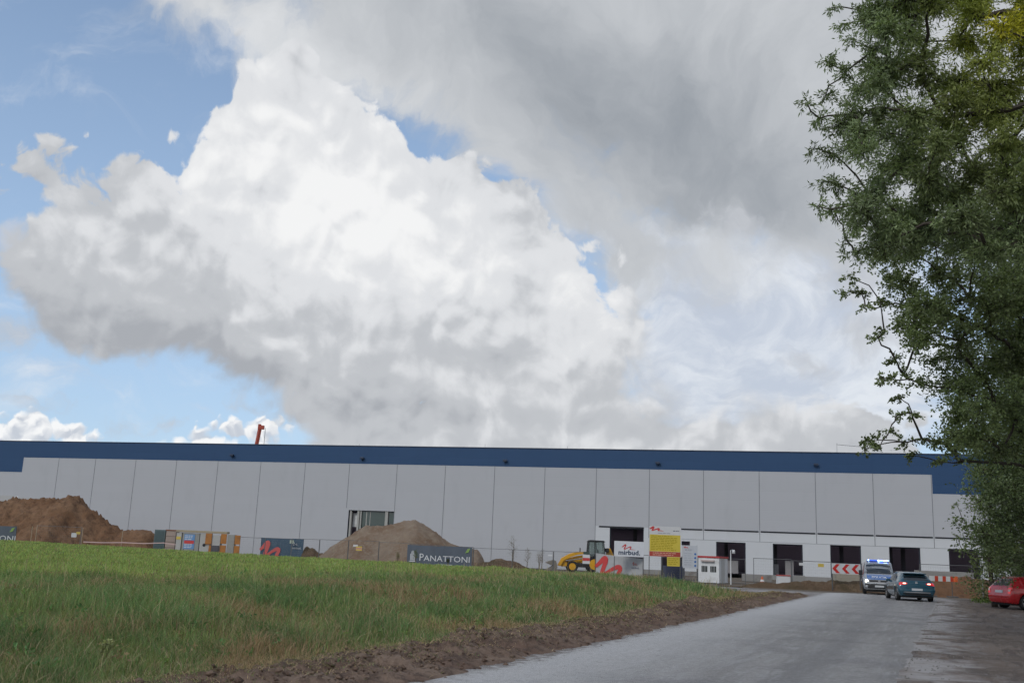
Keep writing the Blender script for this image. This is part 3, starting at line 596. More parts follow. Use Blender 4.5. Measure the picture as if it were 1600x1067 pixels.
heap('soil_heap', [(180,850),(188,832),(200,827),(212,829),(225,828),(236,830),(243,836),(255,846),(266,856)], 108, M_brown, 'low brown soil mound beside the grey container, right of the large heap', rough=.13)
heap('sand_heap', [(488,880),(500,868),(520,852),(545,838),(560,828),(572,820),(585,821),(600,822),(612,819),(635,815),(645,813),(654,814),(665,821),(680,831),(690,838),(703,848),(712,853),(735,856),(748,861),(755,874),(760,884)], 101, M_grav, 'grey brown sand heap in front of the tall doorway', rough=.09)
heap('topsoil_mound', [(740,892),(752,879),(765,875),(777,872),(790,874),(803,874),(812,880),(825,886),(845,890)], 95, M_dark, 'low grassy brown mound right of the sand heap', rough=.10)
heap('topsoil_mound', [(472,868),(477,853.5),(486,855),(492,856),(497,864),(512,868),(520,875)], 104, M_dark, 'small dark earth pile beside the blue banner', rough=.18, step=.2)
heap('earth_bank', [(1150,922),(1168,912),(1190,909),(1215,910),(1240,907.5),(1262,906),(1280,908),(1300,906),(1325,908),(1345,907),(1360,914),(1372,922)], 69, M_dark, 'low brown earth bank between the road and the loading docks', rough=.10, step=.2)
heap('earth_bank', [(1395,922),(1420,908),(1440,905),(1455,903),(1475,904),(1490,902),(1505,900),(1520,904),(1545,906),(1580,908),(1620,914)], 66, M_brown, 'brown earth bank behind the teal car and the shrubs', rough=.10, step=.2)

# ------------------------------------------------------------------ crane behind the building
top = at(407, 665, 190); foot = Vector((at(399, 700, 190).x-4.4, 190, 0))
base_ = at(401, 694, 190)
dirv = (top-base_).normalized(); foot = base_-dirv*((base_.z-2.2)/dirv.z)
C = thing('mobile_crane', 'red crane boom rising above the roof of the warehouse', 'crane', (foot.x, foot.y, 0))
M_red = mat('crane_red', (.36, .06, .035), .5); rel = Vector((foot.x, foot.y, 0)); L_ = (top-foot).length
b = MB(); b.tube([foot-rel, foot-rel+dirv*L_*.5], .55, 4); b.tube([foot-rel+dirv*L_*.5, top-rel], .38, 4); b.build('boom', M_red, C)
b = MB(); hd = top-rel; b.box(hd.x-.4, hd.x+.75, hd.y-.35, hd.y+.35, hd.z-.7, hd.z+.05); b.box(hd.x-.4, hd.x+.1, hd.y-.3, hd.y+.3, hd.z+.053, hd.z+.3); b.build('boom_head', M_red, C, bevel=.05)
b = MB(); b.tube([hd+Vector((1., 0, -.4)), hd+Vector((1., 0, -9))], .04, 4); b.build('hoist_cable', M_black, C)
b = MB(); b.box(-6, 5, -1.3, 1.3, .9, 1.7); b.box(-1.5, 2.2, -1.2, 1.2, 1.7, 2.9); b.box(-6, -4, -1.3, 1.3, 1.7, 2.9); b.build('carrier', M_red, C, bevel=.08)
for sx in (-4.8, -3.2, 1.5, 3.2):
    for sy in (-1.25, 1.05): b = MB(); b.tube([(sx, sy, .6), (sx, sy+.3, .6)], .6, 16); b.build('wheel', M_black, C)

# ------------------------------------------------------------------ signs and banners
RED = mat('logo_red', (.55, .060, .060), .6); NAVY = mat('logo_navy', (.035, .06, .11), .6); M_post = mat('dark_post', (.13, .135, .14), .6, .3)
LOGO = [(0,.40,.07),(.10,.60,.10),(.17,.76,.12),(.215,.80,.13),(.225,.68,.12),(.185,.42,.11),(.150,.16,.11),(.165,.08,.09),(.24,.17,.07),(.36,.34,.08),(.47,.47,.10),(.535,.48,.10),(.545,.38,.10),(.50,.18,.09),(.485,.085,.07),(.56,.07,.05),(.68,.055,.04),(.80,.0,.02)]
def stroke(pts, x0, z0, sx, sz, y=-.012, wk=1., th=.005):
    """brush stroke: smooth ribbon with its own width along the path"""
    P = np.array(pts, float); P[:, 0] = x0+P[:, 0]*sx; P[:, 1] = z0+P[:, 1]*sz; P[:, 2] *= sx*.5*wk; out = []
    for i in range(len(P)-1):
        a, b_, c, d = P[max(i-1, 0)], P[i], P[i+1], P[min(i+2, len(P)-1)]
        for t in (0, .25, .5, .75): out.append(.5*(2*b_+(c-a)*t+(2*a-5*b_+4*c-d)*t*t+(3*b_-a-3*c+d)*t**3))
    out.append(P[-1]); out = np.array(out); b = MB(); vs = []; fs = []
    for i, p in enumerate(out):
        d = out[min(i+1, len(out)-1)]-out[max(i-1, 0)]; nrm = np.array([-d[1], d[0]])/max(1e-6, math.hypot(d[0], d[1])); q = abs(p[2])
        yy = y-.0004*(i % 3)
        vs += [(p[0]+nrm[0]*q, yy, p[1]+nrm[1]*q), (p[0]-nrm[0]*q, yy, p[1]-nrm[1]*q)]
    fs = [(2*i, 2*i+1, 2*i+3, 2*i+2) for i in range(len(out)-1)]; b.add(vs, fs); return b
def rail(px0, px1, py, Y0, Y1):
    a = at(px0, py, Y0); b = at(px1, py, Y1); return a, b, math.atan2(b.y-a.y, b.x-a.x), math.hypot(b.x-a.x, b.y-a.y)
def board(name, label, cat, px0, px1, pyt, pyb, Y0, Y1, m, posts=True, th=.03, zfoot=0., wave=0., group=None, part='panel', slack=0., drop=0.):
    """flat board whose left top corner is seen at (px0, pyt)"""
    a, b_, rz, L = rail(px0, px1, pyt, Y0, Y1); zt = a.z; zb = at(px0, pyb, Y0).z
    o = thing(name, label, cat, (a.x, a.y, zfoot), rz, group); zt -= zfoot; zb -= zfoot
    n = 16; vs = []; fs = []
    for k, y in enumerate((0, th)):
        for j in range(5):
            for i in range(n+1):
                x = L*i/n; w = wave*(math.sin(i*1.9)+math.sin(i*.8+j)); sag = -slack*4*(i/n)*(1-i/n)*(j/4)
                vs.append((x, y+w, zb+(zt-zb)*j/4+sag-drop*i/n))
    K = 5*(n+1)
    for k in (0, 1):
        for j in range(4):
            for i in range(n): q = k*K+j*(n+1)+i; fs.append((q, q+1, q+n+2, q+n+1))
    ring = [i for i in range(n+1)]+[j*(n+1)+n for j in range(1, 5)]+[4*(n+1)+i for i in range(n-1, -1, -1)]+[j*(n+1) for j in range(3, 0, -1)]
    fs += [(ring[i], ring[(i+1) % len(ring)], K+ring[(i+1) % len(ring)], K+ring[i]) for i in range(len(ring))]
    mb = MB(); mb.add(vs, fs); mb.build(part, m, o)
    if posts:
        for x in (.03, L-.03):
            p = MB(); p.box(x-.03, x+.03, th+.002, th+.07, 0, zt+.02); p.build('post', M_post, o)
    return o, L, zb, zt
def lines(o, m, x0, x1, z0, z1, n, hh=.5, name='text_line', y=-.006, jit=.25):
    """rows of writing too small to read in the photograph"""
    b = MB()
    for k in range(n):
        z = z1-(z1-z0)*(k+.5)/n; h = (z1-z0)/n*hh*.5; x = x0
        xe = x1-(x1-x0)*jit*rnd.random()
        while x < xe-.03:
            w = min(rnd.uniform(.08, .35), xe-x); b.add([(x, y, z-h), (x+w, y, z-h), (x+w, y, z+h), (x, y, z+h)], [(0, 1, 2, 3)]); x += w+.05
    return b.build(name, m, o)
# white sign with the company name
o, L, zb, zt = board('company_sign', 'white company sign with red stroke and dark lettering above the pale grey banner', 'sign', 960, 1006, 844.5, 868.5, 84.0, 84.0, mat('sign_white', (.66, .68, .72), .5)); H = zt-zb
stroke(LOGO, L*.26, zb+H*.45, L*.56, H*.40, wk=.62).build('logo', RED, o); text('mirbud.', H*.42, 'lettering', NAVY, o, (L*.51, -.008, zb+H*.13), sx=1.12, bold=.014)
# grey banner with the red stroke
BG = mat('banner_grey', (.40, .41, .42), .7, dirt=(.33, .33, .33))
o, L, zb, zt = board('fence_banner', 'pale grey fence banner with large red brush stroke, beside the yellow digger', 'banner', 931.5, 1005, 864, 899, 87.4, 84.4, BG, wave=.012, slack=.02, drop=.30); H = zt-zb
stroke([(a, c-.13*a, d) for a, c, d in LOGO], -.02, zb+H*.02, L*.98, H*.98, y=-.035, wk=.8).build('logo', RED, o); stroke(LOGO, L*.78, zb+H*.53, L*.15, H*.17, wk=.8, y=-.035).build('small_logo', mat('faded_red', (.40, .16, .15), .7), o); text('mirbud.', H*.13, 'lettering', mat('faded_navy', (.10, .12, .17), .7), o, (L*.85, -.04, zb+H*.39))
# blue banner
o, L, zb, zt = board('fence_banner', 'teal blue fence banner with red brush stroke', 'banner', 408.5, 475, 839.5, 871, 103, 103, mat('banner_blue', (.060, .105, .155), .7, dirt=(.10, .14, .18)), wave=.02); H = zt-zb
stroke(LOGO, -.02, zb+H*.02, L*.80, H*.92, y=-.05).build('logo', mat('coral_red', (.60, .12, .11), .6), o); WH = mat('lettering_white', (.62, .64, .66), .6)
stroke(LOGO, L*.74, zb+H*.66, L*.2, H*.2, wk=.45, y=-.05).build('small_logo', WH, o); text('mirbud.', H*.15, 'lettering', WH, o, (L*.85, -.05, zb+H*.5))
# slate banners
SL = mat('banner_slate', (.095, .115, .145), .75, dirt=(.12, .13, .15)); GN = mat('leaf_green', (.22, .36, .10), .6)
def slate(px0, px1, yt, yb, Y, label, dy=0.):
    o, L, zb, zt = board('fence_banner', label, 'banner', px0, px1, yt, yb, Y, Y-dy, SL, wave=.03, slack=.03); H = zt-zb; b = MB()
    for k, hh in enumerate((.30, .42, .46, .42, .30)): b.box(L*.055+k*L*.016, L*.055+k*L*.016+L*.009, -.055, -.045, zb+H*.30, zb+H*(.33+hh*.9))
    b.box(L*.045, L*.14, -.055, -.045, zb+H*.24, zb+H*.28); b.build('emblem', WH, o)
    text('P', H*.47, 'lettering', WH, o, (L*.19, -.05, zb+H*.30), align='LEFT'); text('ANATTONI', H*.37, 'lettering', WH, o, (L*.265, -.05, zb+H*.30), align='LEFT', sx=1.17)
    lf = MB(); lf.prism([(L*.90, zb+H*.72), (L*.93, zb+H*.90), (L*.975, zb+H*.95), (L*.95, zb+H*.76)], -.055, -.045, 'y'); lf.build('leaf_mark', GN, o)
    lines(o, WH, L*.55, L*.74, zb+H*.08, zb+H*.2, 1, .6, y=-.05); lines(o, GN, L*.76, L*.92, zb+H*.08, zb+H*.2, 1, .6, y=-.05); return o
slate(637, 738, 850.5, 885, 93, 'slate banner with white lettering and green leaf in front of the sand heap', 1.5)
slate(-72, 27, 818, 852, 96, 'slate banner with white lettering cut by the left picture edge, below the brown heap')
# tall yellow information board
o, L, zb, zt = board('site_board', 'tall yellow and white site information board with red bottom stripe', 'sign', 1014.5, 1064, 821, 868.5, 80, 80, mat('board_white', (.60, .61, .62), .6)); H = zt-zb
Y1 = mat('board_yellow', (.62, .50, .07), .6); b = MB(); b.add([(.04, -.004, zb+H*.17), (L-.04, -.004, zb+H*.17), (L-.04, -.004, zb+H*.72), (.04, -.004, zb+H*.72)], [(0, 1, 2, 3)]); b.build('yellow_field', Y1, o)
b = MB(); b.add([(.03, -.004, zb+.02), (L-.03, -.004, zb+.02), (L-.03, -.004, zb+H*.165), (.03, -.004, zb+H*.165)], [(0, 1, 2, 3)]); b.build('red_field', mat('field_red', (.42, .07, .05), .6), o)
lines(o, mat('olive_print', (.40, .31, .02), .7), .15, L-.2, zb+H*.20, zb+H*.70, 9, .5, y=-.009); lines(o, mat('pink_print', (.62, .38, .30), .7), .3, L-.3, zb+.06, zb+H*.15, 2, .4, y=-.009)
lines(o, mat('grey_print', (.3, .3, .33), .7), L*.28, L*.75, zb+H*.75, zb+H*.79, 1, .5, y=-.006); stroke(LOGO, .03, zb+H*.84, L*.55, H*.15, y=-.008, wk=.8).build('logo', RED, o); lines(o, NAVY, L*.75, L*.95, zb+H*.84, zb+H*.88, 1, .6)
q = at(1043, 869.5, 80).z-0; q2 = at(1043, 884, 80).z; b = MB(); b.box(L*.57, L-.08, -.02, .02, q2, q); b.build('lower_panel', Y1, o); lines(o, mat('olive_print', (.4, .3, .02)), L*.6, L-.15, q2+.1, q-.05, 4, .4, y=-.025)
# white safety board
o, L, zb, zt = board('safety_board', 'white site safety board with a column of blue circles', 'sign', 1067, 1090, 851.5, 887, 79, 79, mat('board_pale', (.50, .53, .57), .6)); H = zt-zb
for k in range(4): b = MB(); b.tube([(L*.84, -.012, zb+H*(.12+.17*k)), (L*.84, -.004, zb+H*(.12+.17*k))], .085, 12); b.build('mandatory_symbol', mat('sign_blue', (.05, .16, .42), .5), o)
stroke(LOGO, .08, zb+H*.88, L*.42, H*.08, y=-.006).build('logo', RED, o); lines(o, mat('grey_print2', (.25, .28, .33)), L*.15, L*.8, zb+H*.76, zb+H*.84, 2, .4); lines(o, mat('grey_print3', (.38, .41, .46)), L*.1, L*.7, zb+H*.1, zb+H*.7, 6, .3)
# blue and red information board at the racks
o, L, zb, zt = board('safety_board', 'small blue and red information board in front of the formwork racks', 'sign', 288.5, 305, 834, 857, 98, 98, mat('board_blue', (.13, .27, .50), .6)); H = zt-zb
lines(o, mat('lettering_white'  , (.6,.6,.6)), .06, L-.06, zb+H*.05, zb+H*.95, 8, .42); b = MB(); b.box(.04, L-.04, -.02, -.012, zb+H*.36, zb+H*.58); b.build('red_field', RED, o)
# small plates on the fence
def plate(px, py, w, h, Y, m, label, stripe=None):
    a = at(px, py, Y); s = Y/F; o = thing('warning_plate', label, 'sign', (a.x, a.y, a.z)); W_, H_ = w*s, h*s
    b = MB(); b.box(0, W_, -.01, .01, -H_, 0); b.build('panel', m, o)
    if stripe: b = MB(); b.box(.01, W_-.01, -.016, -.011, -H_*.68, -H_*.35); b.build('stripe', stripe, o)
    return o
MW = mat('plate_white', (.62, .63, .64), .6); MY = mat('plate_yellow', (.60, .46, .10), .6)
plate(112, 832, 8, 6.5, 100, MW, 'white plate on the fence below the large soil heap'); plate(119.5, 830.5, 6, 3.5, 99.9, MY, 'small yellow plate beside the white plate on the left fence')
plate(552, 850.5, 7, 3, 92, MW, 'narrow white plate on the fence before the sand heap'); plate(556.5, 853, 9, 6.5, 91.9, MY, 'yellow plate with pink stripe before the sand heap', mat('pink', (.55, .25, .25)))
plate(910.5, 866, 11, 13.5, 87.0, MW, 'white fence plate with red stripe in front of the digger', RED); plate(911.5, 861.5, 9.5, 4, 87.0, mat('dark_plate', (.05, .08, .07)), 'dark plate above the white fence plate by the digger')
plate(856.3, 866, 6.5, 2.2, 89, MW, 'narrow white plate on the fence left of the digger'); plate(453, 843.5, 6, 5, 102.5, mat('plate_green', (.42, .48, .40), .6), 'pale green plate on the fence rail above the blue banner right end')
plate(1248.5, 878.7, 6, 4, 72, MW, 'white plate on the fence before the second dock'); plate(1278, 880, 9, 5, 72, MY, 'faded yellow plate between the second and third dock')
# chevron boards
def chevron(px0, px1, yt, yb, Y, n, label):
    o, L, zb, zt = board('chevron_sign', label, 'sign', px0, px1, yt, yb, Y, Y, mat('chevron_white', (.60, .61, .64), .4)); H = zt-zb; b = MB(); cw = L/n; m_ = .04
    for k in range(n):
        x = k*cw+cw*.05; t = cw*.38; zm = zb+H/2; d = cw*.42
        b.add([(x, -.006, zm), (x+d, -.006, zt-m_), (x+d+t, -.006, zt-m_), (x+t, -.006, zm), (x+d+t, -.006, zb+m_), (x+d, -.006, zb+m_)], [(0, 3, 2, 1), (0, 5, 4, 3)])
    b.build('chevrons', mat('chevron_red', (.55, .035, .03), .4), o); return o
chevron(1299.5, 1344.5, 879.5, 895.5, 68, 3, 'red and white chevron board standing left of the police van'); chevron(1347, 1361, 880.5, 892, 67.5, 1, 'short chevron board half hidden behind the police van')
# red and white barrier planks
o = thing('barrier', 'red and white striped barrier plank behind the teal car', 'barrier', (*at(1452, 899, 62).xy, 0)); a = at(1452, 899, 62); e = at(1490, 900, 62); L = e.x-a.x; zt = a.z; zb = at(1452, 907, 62).z
b = MB(); b.box(0, L, 0, .04, zb, zt); b.build('plank', MW, o)
for k in range(3): b = MB(); b.box(L*(.22+.32*k), L*(.36+.32*k), -.004, .044, zb-.003, zt+.003); b.build('red_stripe', mat('signal_red', (.50, .06, .03), .5), o)
b = MB(); b.tube([(L+.12, .02, zb), (L+.12, .02, zt+.02)], [.14, .14], 10); b.build('lamp', mat('lamp_orange', (.65, .13, .04), .3), o)
for x in (.1, L-.1): b = MB(); b.box(x-.02, x+.02, .045, .08, 0, zb+.2); b.box(x-.3, x+.3, -.1, .25, 0, .08); b.build('post', M_post, o)

# ------------------------------------------------------------------ mesh fence panels
M_wire = mat('fence_wire', (.23, .24, .24), .5, .5); M_rail = mat('fence_rail', (.16, .165, .17), .5, .5); M_foot = mat('fence_foot', (.25, .25, .24), .9)
def fence_panel(L, H=2.0):
    o = thing('mesh_fence', 'galvanised mesh site fence length between field and building', 'fence', group='temporary mesh fence panels around the building site')
    b = MB()
    for x in (.03, L-.03): b.tube([(x, 0, .05), (x, 0, H)], .024, 6)
    for z in (.18, H-.02): b.tube([(.03, 0, z), (L-.03, 0, z)], .02, 6)
    b.build('frame', M_rail, o)
    b = MB()
    for k in range(1, int(L/.16)): b.tube([(k*.16, 0, .18), (k*.16, 0, H)], .0022, 3, False)
    for k in range(1, 9): b.tube([(.03, .004, .18+k*.2), (L-.03, .004, .18+k*.2)], .0022, 3, False)
    b.build('mesh', M_wire, o)
    b = MB(); b.box(-.35, .35, -.12, .12, 0, .13, t=.02); b.build('foot', M_foot, o, bevel=.01); return o
FP = fence_panel(3.5); first = [True]
def run(pts, label):
    """pts: (photo x of the rail, photo y of the rail, distance); panels of 3.5 m follow the line"""
    P = [at(*p) for p in pts]
    for i in range(len(P)-1):
        A, B = P[i], P[i+1]; d = (B-A); L = d.xy.length; n = max(1, round(L/3.5)); rz = math.atan2(d.y, d.x)
        for k in range(n):
            if first[0]: o = FP; first[0] = False
            else: o = copy_tree(FP)
            q = A+d*(k/n); o.location = (q.x, q.y, q.z-2.0); o.rotation_euler.z = rz; o.scale.x = L/n/3.5; o['label'] = label
run([(375, 838.5, 104), (545, 843.5, 96), (740, 855.5, 93)], 'mesh fence length along the meadow edge before the sand heap'); run([(740, 855.5, 93), (931, 863.5, 88), (1090, 870.3, 81.5), (1165, 874, 77.5)], 'mesh fence length between the sand heap and the white cabin')
run([(1177, 871.3, 76), (1300, 879, 71.5), (1350, 882.5, 70)], 'mesh fence length in front of the loading docks'); run([(1436, 880.5, 69), (1519, 889.7, 65.5)], 'mesh fence length behind the teal car')
run([(58, 820.5, 100), (128, 828.5, 99)], 'mesh fence length below the large brown soil heap')
# tape and stakes on the left
for px, yt in ((58.5, 820), (130, 824), (192, 829), (51, 822)):
    a = at(px, yt, 98); b = MB(); b.tube([(0, 0, -.2), (0, 0, a.z)], .035, 6); o = b.build('wooden_stake', mat('pale_wood', (.34, .28, .20), .8), None); o.location = (a.x, a.y, 0)
    tag(o, {58.5: 'pale wooden stake left of the large soil heap foot', 130: 'leaning wooden stake beside the white plate', 192: 'wooden stake holding the barrier tape', 51: 'short wooden stake farthest left by the slate banner'}[px], 'stake')
pts = [at(px, py, 97) for px, py in ((130, 847), (160, 848.2), (192, 848), (225, 849.5), (255, 848.5), (275, 851.5))]
for nm in (0,):
    b = MB()
    for p, q in zip(pts, pts[1:]): b.add([p, q, q+Vector((0, 0, .09)), p+Vector((0, 0, .09))], [(0, 1, 2, 3)])
    o = b.build('barrier_tape', mat('tape', (.55, .40, .38), .5)); tag(o, 'red and white barrier tape strung low before the brown heap', 'tape')

# ------------------------------------------------------------------ stacked material on the left
Yc = 106
def at0(px, Y): p = at(px, 845, Y); return p.x
def zz(px, py, Y): return at(px, py, Y).z
o = thing('storage_container', 'small grey green steel container beside the brown mound', 'container', (at0(240, Yc), Yc, 0)); w = at0(257, Yc)-at0(240, Yc); z = zz(248, 827, Yc)
b = MB(); b.box(0, w, 0, 2.2, .05, z); b.build('body', mat('teal_steel', (.10, .145, .15), .6), o, bevel=.03); b = MB()
for k in range(7): b.box(.1+k*(w-.2)/7, .1+k*(w-.2)/7+.06, -.03, -.002, .2, z-.15)
b.build('ribs', mat('teal_steel_dark', (.08, .12, .125), .6), o)
o = thing('timber_crate', 'pinkish beige timber crate between the container and the racks', 'crate', (at0(258.5, Yc-.5), Yc-.5, 0)); w = at0(273, Yc)-at0(258.5, Yc); z = zz(265, 829, Yc)
b = MB(); b.box(0, w, 0, 1.2, .05, z); b.build('body', mat('pink_wood', (.36, .29, .25), .8), o); b = MB(); b.box(-.05, w+.05, -.05, 1.25, z+.003, z+.12); b.build('lid', mat('rust_brown', (.22, .10, .06), .8), o)
b = MB()
for k in range(1, 4): b.box(.02, w-.02, -.03, -.003, .1+k*z*.24, .13+k*z*.24)
b.build('batten', mat('dark_gap', (.12, .09, .08), .9), o)
Yr = 104; x0 = at0(274, Yr); o = thing('formwork_rack', 'grey formwork panels stacked in orange racks under a beige beam', 'rack', (x0, Yr, 0)); OR = mat('rack_orange', (.40, .17, .045), .7, dirt=(.22, .10, .04)); GP = mat('panel_grey', (.30, .30, .28), .8, dirt=(.20, .19, .16)); GL = mat('panel_light', (.42, .42, .40), .8)
def X(px): return at0(px, Yr)-x0
zt = zz(310, 832, Yr)
b = MB(); b.box(X(274), X(354), -.1, .9, zt, zt+.22); b.build('beam', mat('beige_beam', (.36, .31, .22), .8), o, bevel=.02)
for (a, c, m_) in ((275, 283, GL), (284.5, 311, GP), (312, 328, GL), (331.5, 344, GL), (355, 366, GP)): b = MB(); b.box(X(a), X(c), 0, .8, .05, zt-.06-(.12 if a == 331.5 else 0)); b.build('panel_stack', m_, o, bevel=.02)
for (a, c, z0, z1) in ((321, 331, 1.2, zt-.02), (345, 354, .05, zt-.02), (367, 375.5, .05, zt-.1), (327.5, 331, .05, 1.1)):
    b = MB(); b.box(X(a), X(c), -.12, -.004, z0, z1 if z1 < 1.2 else 1.15 if z0 < .1 else z1); 
    if z0 < .1 and z1 > 1.2: b.box(X(a), X(c), -.12, -.004, 1.3, z1)
    b.build('rack_frame', OR, o, bevel=.015)
b = MB(); b.tube([(X(319.5), -.03, 1.1), (X(319.5), -.004, 1.1)], .16, 12); b.build('handle_hole', M_black, o); b = MB(); b.box(X(275), X(282), -.02, -.003, zt-.75, zt-.45); b.build('label_plate', MY, o)
b = MB(); b.box(X(332), X(343), -.15, -.03, .5, 1.1); b.build('tool_box', mat('dark_grey_box', (.09, .09, .10)), o)

# ------------------------------------------------------------------ site cabin
a = at(1091, 870, 76); o = thing('site_cabin', 'small white site cabin with red roof edge and two barred windows', 'cabin', (a.x, a.y, 0), R(-30)); dd = 2.1
lw = 1.62; zt = at(1100, 868, 76).z
b = MB(); b.box(0, lw, 0, dd, 0, zt-.14); b.build('body', M_white, o, bevel=.02)
b = MB(); b.box(-.05, lw+.05, -.05, dd+.05, zt-.137, zt); b.build('roof_edge', mat('cabin_red', (.42, .05, .05), .5), o, bevel=.01)
for k in (.16, .58):
    b = MB(); b.box(lw*k, lw*(k+.28), -.012, -.003, .78, 1.22); f_ = b.build('window', mat('cabin_glass', (.03, .035, .035), .2), o); b = MB()
    for q in range(1, 4): b.box(lw*(k+.07*q)-.008, lw*(k+.07*q)+.008, -.03, -.014, .78, 1.22)
    b.build('bars', MW, f_)
b = MB(); b.box(.25, lw-.35, -.2, -.003, 1.55, 1.66); b.build('shutter_box', mat('dusty_pink', (.48, .40, .38)), o)
b = MB(); b.box(lw+.003, lw+.02, .5, 1.3, .05, 1.8); b.build('door', mat('door_grey', (.50, .50, .49)), o)
# lamp post
a = at(1142, 915, 73); o = thing('lamp_post', 'thin galvanised post with small white lamp head before the first dock', 'lamp', (a.x, a.y, 0)); zt = at(1142, 859, 73).z
b = MB(); b.tube([(0, 0, 0), (0, 0, zt)], [.05, .035], 8); b.build('pole', MW, o); b = MB(); b.tube([(0, 0, zt-.05), (.14, -.05, zt+.03), (.25, -.05, zt-.02)], .03, 6); b.build('arm', M_steel, o)
b = MB(); b.tube([(.2, -.05, zt+.02), (.2, -.05, zt-.25)], [.09, .12], 10); b.build('lamp_head', MW, o, True)
# blocks, crate and small site items in front of the docks
def block(px0, px1, yt, Y, dep, m, name, label, cat, part=None, z0=0., bev=.03):
    a = at(px0, yt, Y); e = at(px1, yt, Y); b = MB(); b.box(0, e.x-a.x, 0, dep, z0, a.z)
    o = b.build(name, m, None, bevel=bev); o.location = (a.x, a.y, 0); return tag(o, label, cat)
block(1161, 1206, 896, 88, .5, M_conc, 'concrete_block', 'long grey concrete block under the first dock jamb', 'block'); block(1240, 1258, 898.5, 84, .6, M_conc, 'concrete_block', 'grey concrete block left of the second dock foot', 'block')
block(1306, 1345, 895.8, 72, .8, mat('cream_block', (.36, .33, .27), .85, dirt=(.22, .2, .16)), 'block_stack', 'cream coloured block stack under the chevron board', 'block'); block(1430, 1522, 890.5, 80, .3, M_conc, 'retaining_wall', 'grey concrete retaining wall behind the barrier plank', 'wall')
a = at(1216, 898, 71); e = at(1236, 898, 71); o = thing('plastic_tank', 'white plastic tank with red lid on the earth bank', 'tank', (a.x, a.y, 0)); L = e.x-a.x; z = a.z
b = MB(); b.box(0, L, 0, .7, .0, z-.06, t=.04); b.build('body', MW, o, bevel=.05); b = MB(); b.box(.02, L-.02, .02, .68, z-.057, z+.02); b.build('lid', mat('lid_red', (.45, .1, .09)), o, bevel=.01)
a = at(1188, 900, 70); o = thing('traffic_cone', 'orange traffic marker at the left end of the earth bank', 'cone', (a.x+.13, a.y, 0)); z = a.z; b = MB(); b.tube([(0, 0, .04), (0, 0, z)], [.22, .05], 12); b.build('cone', mat('cone_orange', (.60, .14, .05)), o); b = MB(); b.box(-.26, .26, -.26, .26, 0, .04); b.build('base', M_black, o); b = MB(); b.tube([(0, 0, z*.5), (0, 0, z*.7)], [.145, .108], 12, False); b.build('band', MW, o)
a = at(1532.5, 866.5, 60); o = thing('round_sign', 'small round white sign among the shrub leaves', 'sign', (a.x, a.y, 0)); b = MB(); b.tube([(0, 0, 0), (0, 0, a.z+.1)], .03, 8); b.build('post', M_steel, o)
b = MB(); b.tube([(0, -.06, a.z-.1), (0, -.04, a.z-.1)], .17, 20); b.build('disc', MW, o)
o = block(1040, 1070, 883.5, 83, 1.5, mat('skip_blue', (.07, .08, .13), .6), 'waste_skip', 'dark blue skip below the yellow board', 'skip')

# ------------------------------------------------------------------ vehicles
from mathutils.bvhtree import BVHTree
M_tyre = mat('tyre', (.022, .022, .023), .85); M_rim = mat('alloy', (.33, .33, .34), .35, .7); M_glass = mat('car_glass', (.012, .016, .02), .05, 0, spec=.9)
M_under = mat('underbody', (.012, .012, .013), .9); M_plate = mat('number_plate', (.50, .52, .54), .5); M_trim = mat('black_trim', (.02, .021, .024), .6)
def car_body(keys, wheels, ra, zc, paint, o, n=96):
    K = np.array(keys, float); L0, L1 = K[0, 0], K[-1, 0]
    ys = np.sort(np.concatenate([np.linspace(L0, L1, n), *[np.linspace(w-ra-.02, w+ra+.02, 15) for w in wheels], K[:, 0]])); ys = np.unique(ys.round(4))
    C = np.stack([np.interp(ys, K[:, 0], K[:, i]) for i in range(1, 8)], 1)
    for _ in range(2): C[1:-1] = (C[:-2]+2*C[1:-1]+C[2:])/4
    V = []; 
    for y, (zl, zb, zt, wl, wm, wb, wt) in zip(ys, C):
        ar = max([zc+math.sqrt(max(0, ra*ra-(y-w)**2)) if abs(y-w) < ra else 0 for w in wheels])
        c = min(.07, max(.004, (zt-zb)*.3)); hb = zb-zl
        half = [(0, zl), (wl*.9, max(zl, ar)), (wl, max(zl+.05, ar+.003)), (wm, max(zl+.42*hb, ar+.02)), (wm*.997, max(zl+.72*hb, ar+.04)), (wm*.5+wb*.5, zb-.03), (wb, zb),
                (wb+(wt-wb)*.5, zb+(zt-c-zb)*.52), (wt, zt-c), (wt*.93, zt-c*.45), (wt*.75, zt-c*.12), (wt*.4, zt), ]
        V += [(x, y, z) for x, z in half]+[(0, y, zt+.004)]+[(-x, y, z) for x, z in half[:0:-1]]
    m = 24; ns = len(ys); Fs = [(i*m+k, i*m+(k+1) % m, (i+1)*m+(k+1) % m, (i+1)*m+k) for i in range(ns-1) for k in range(m)]
    Fs += [tuple(range(m)), tuple((ns-1)*m+k for k in range(m-1, -1, -1))]
    b = MB(); b.add(V, Fs); ob = b.build('body', paint, o, True); bv = BVHTree.FromPolygons([Vector(v) for v in V], Fs); return ob, bv
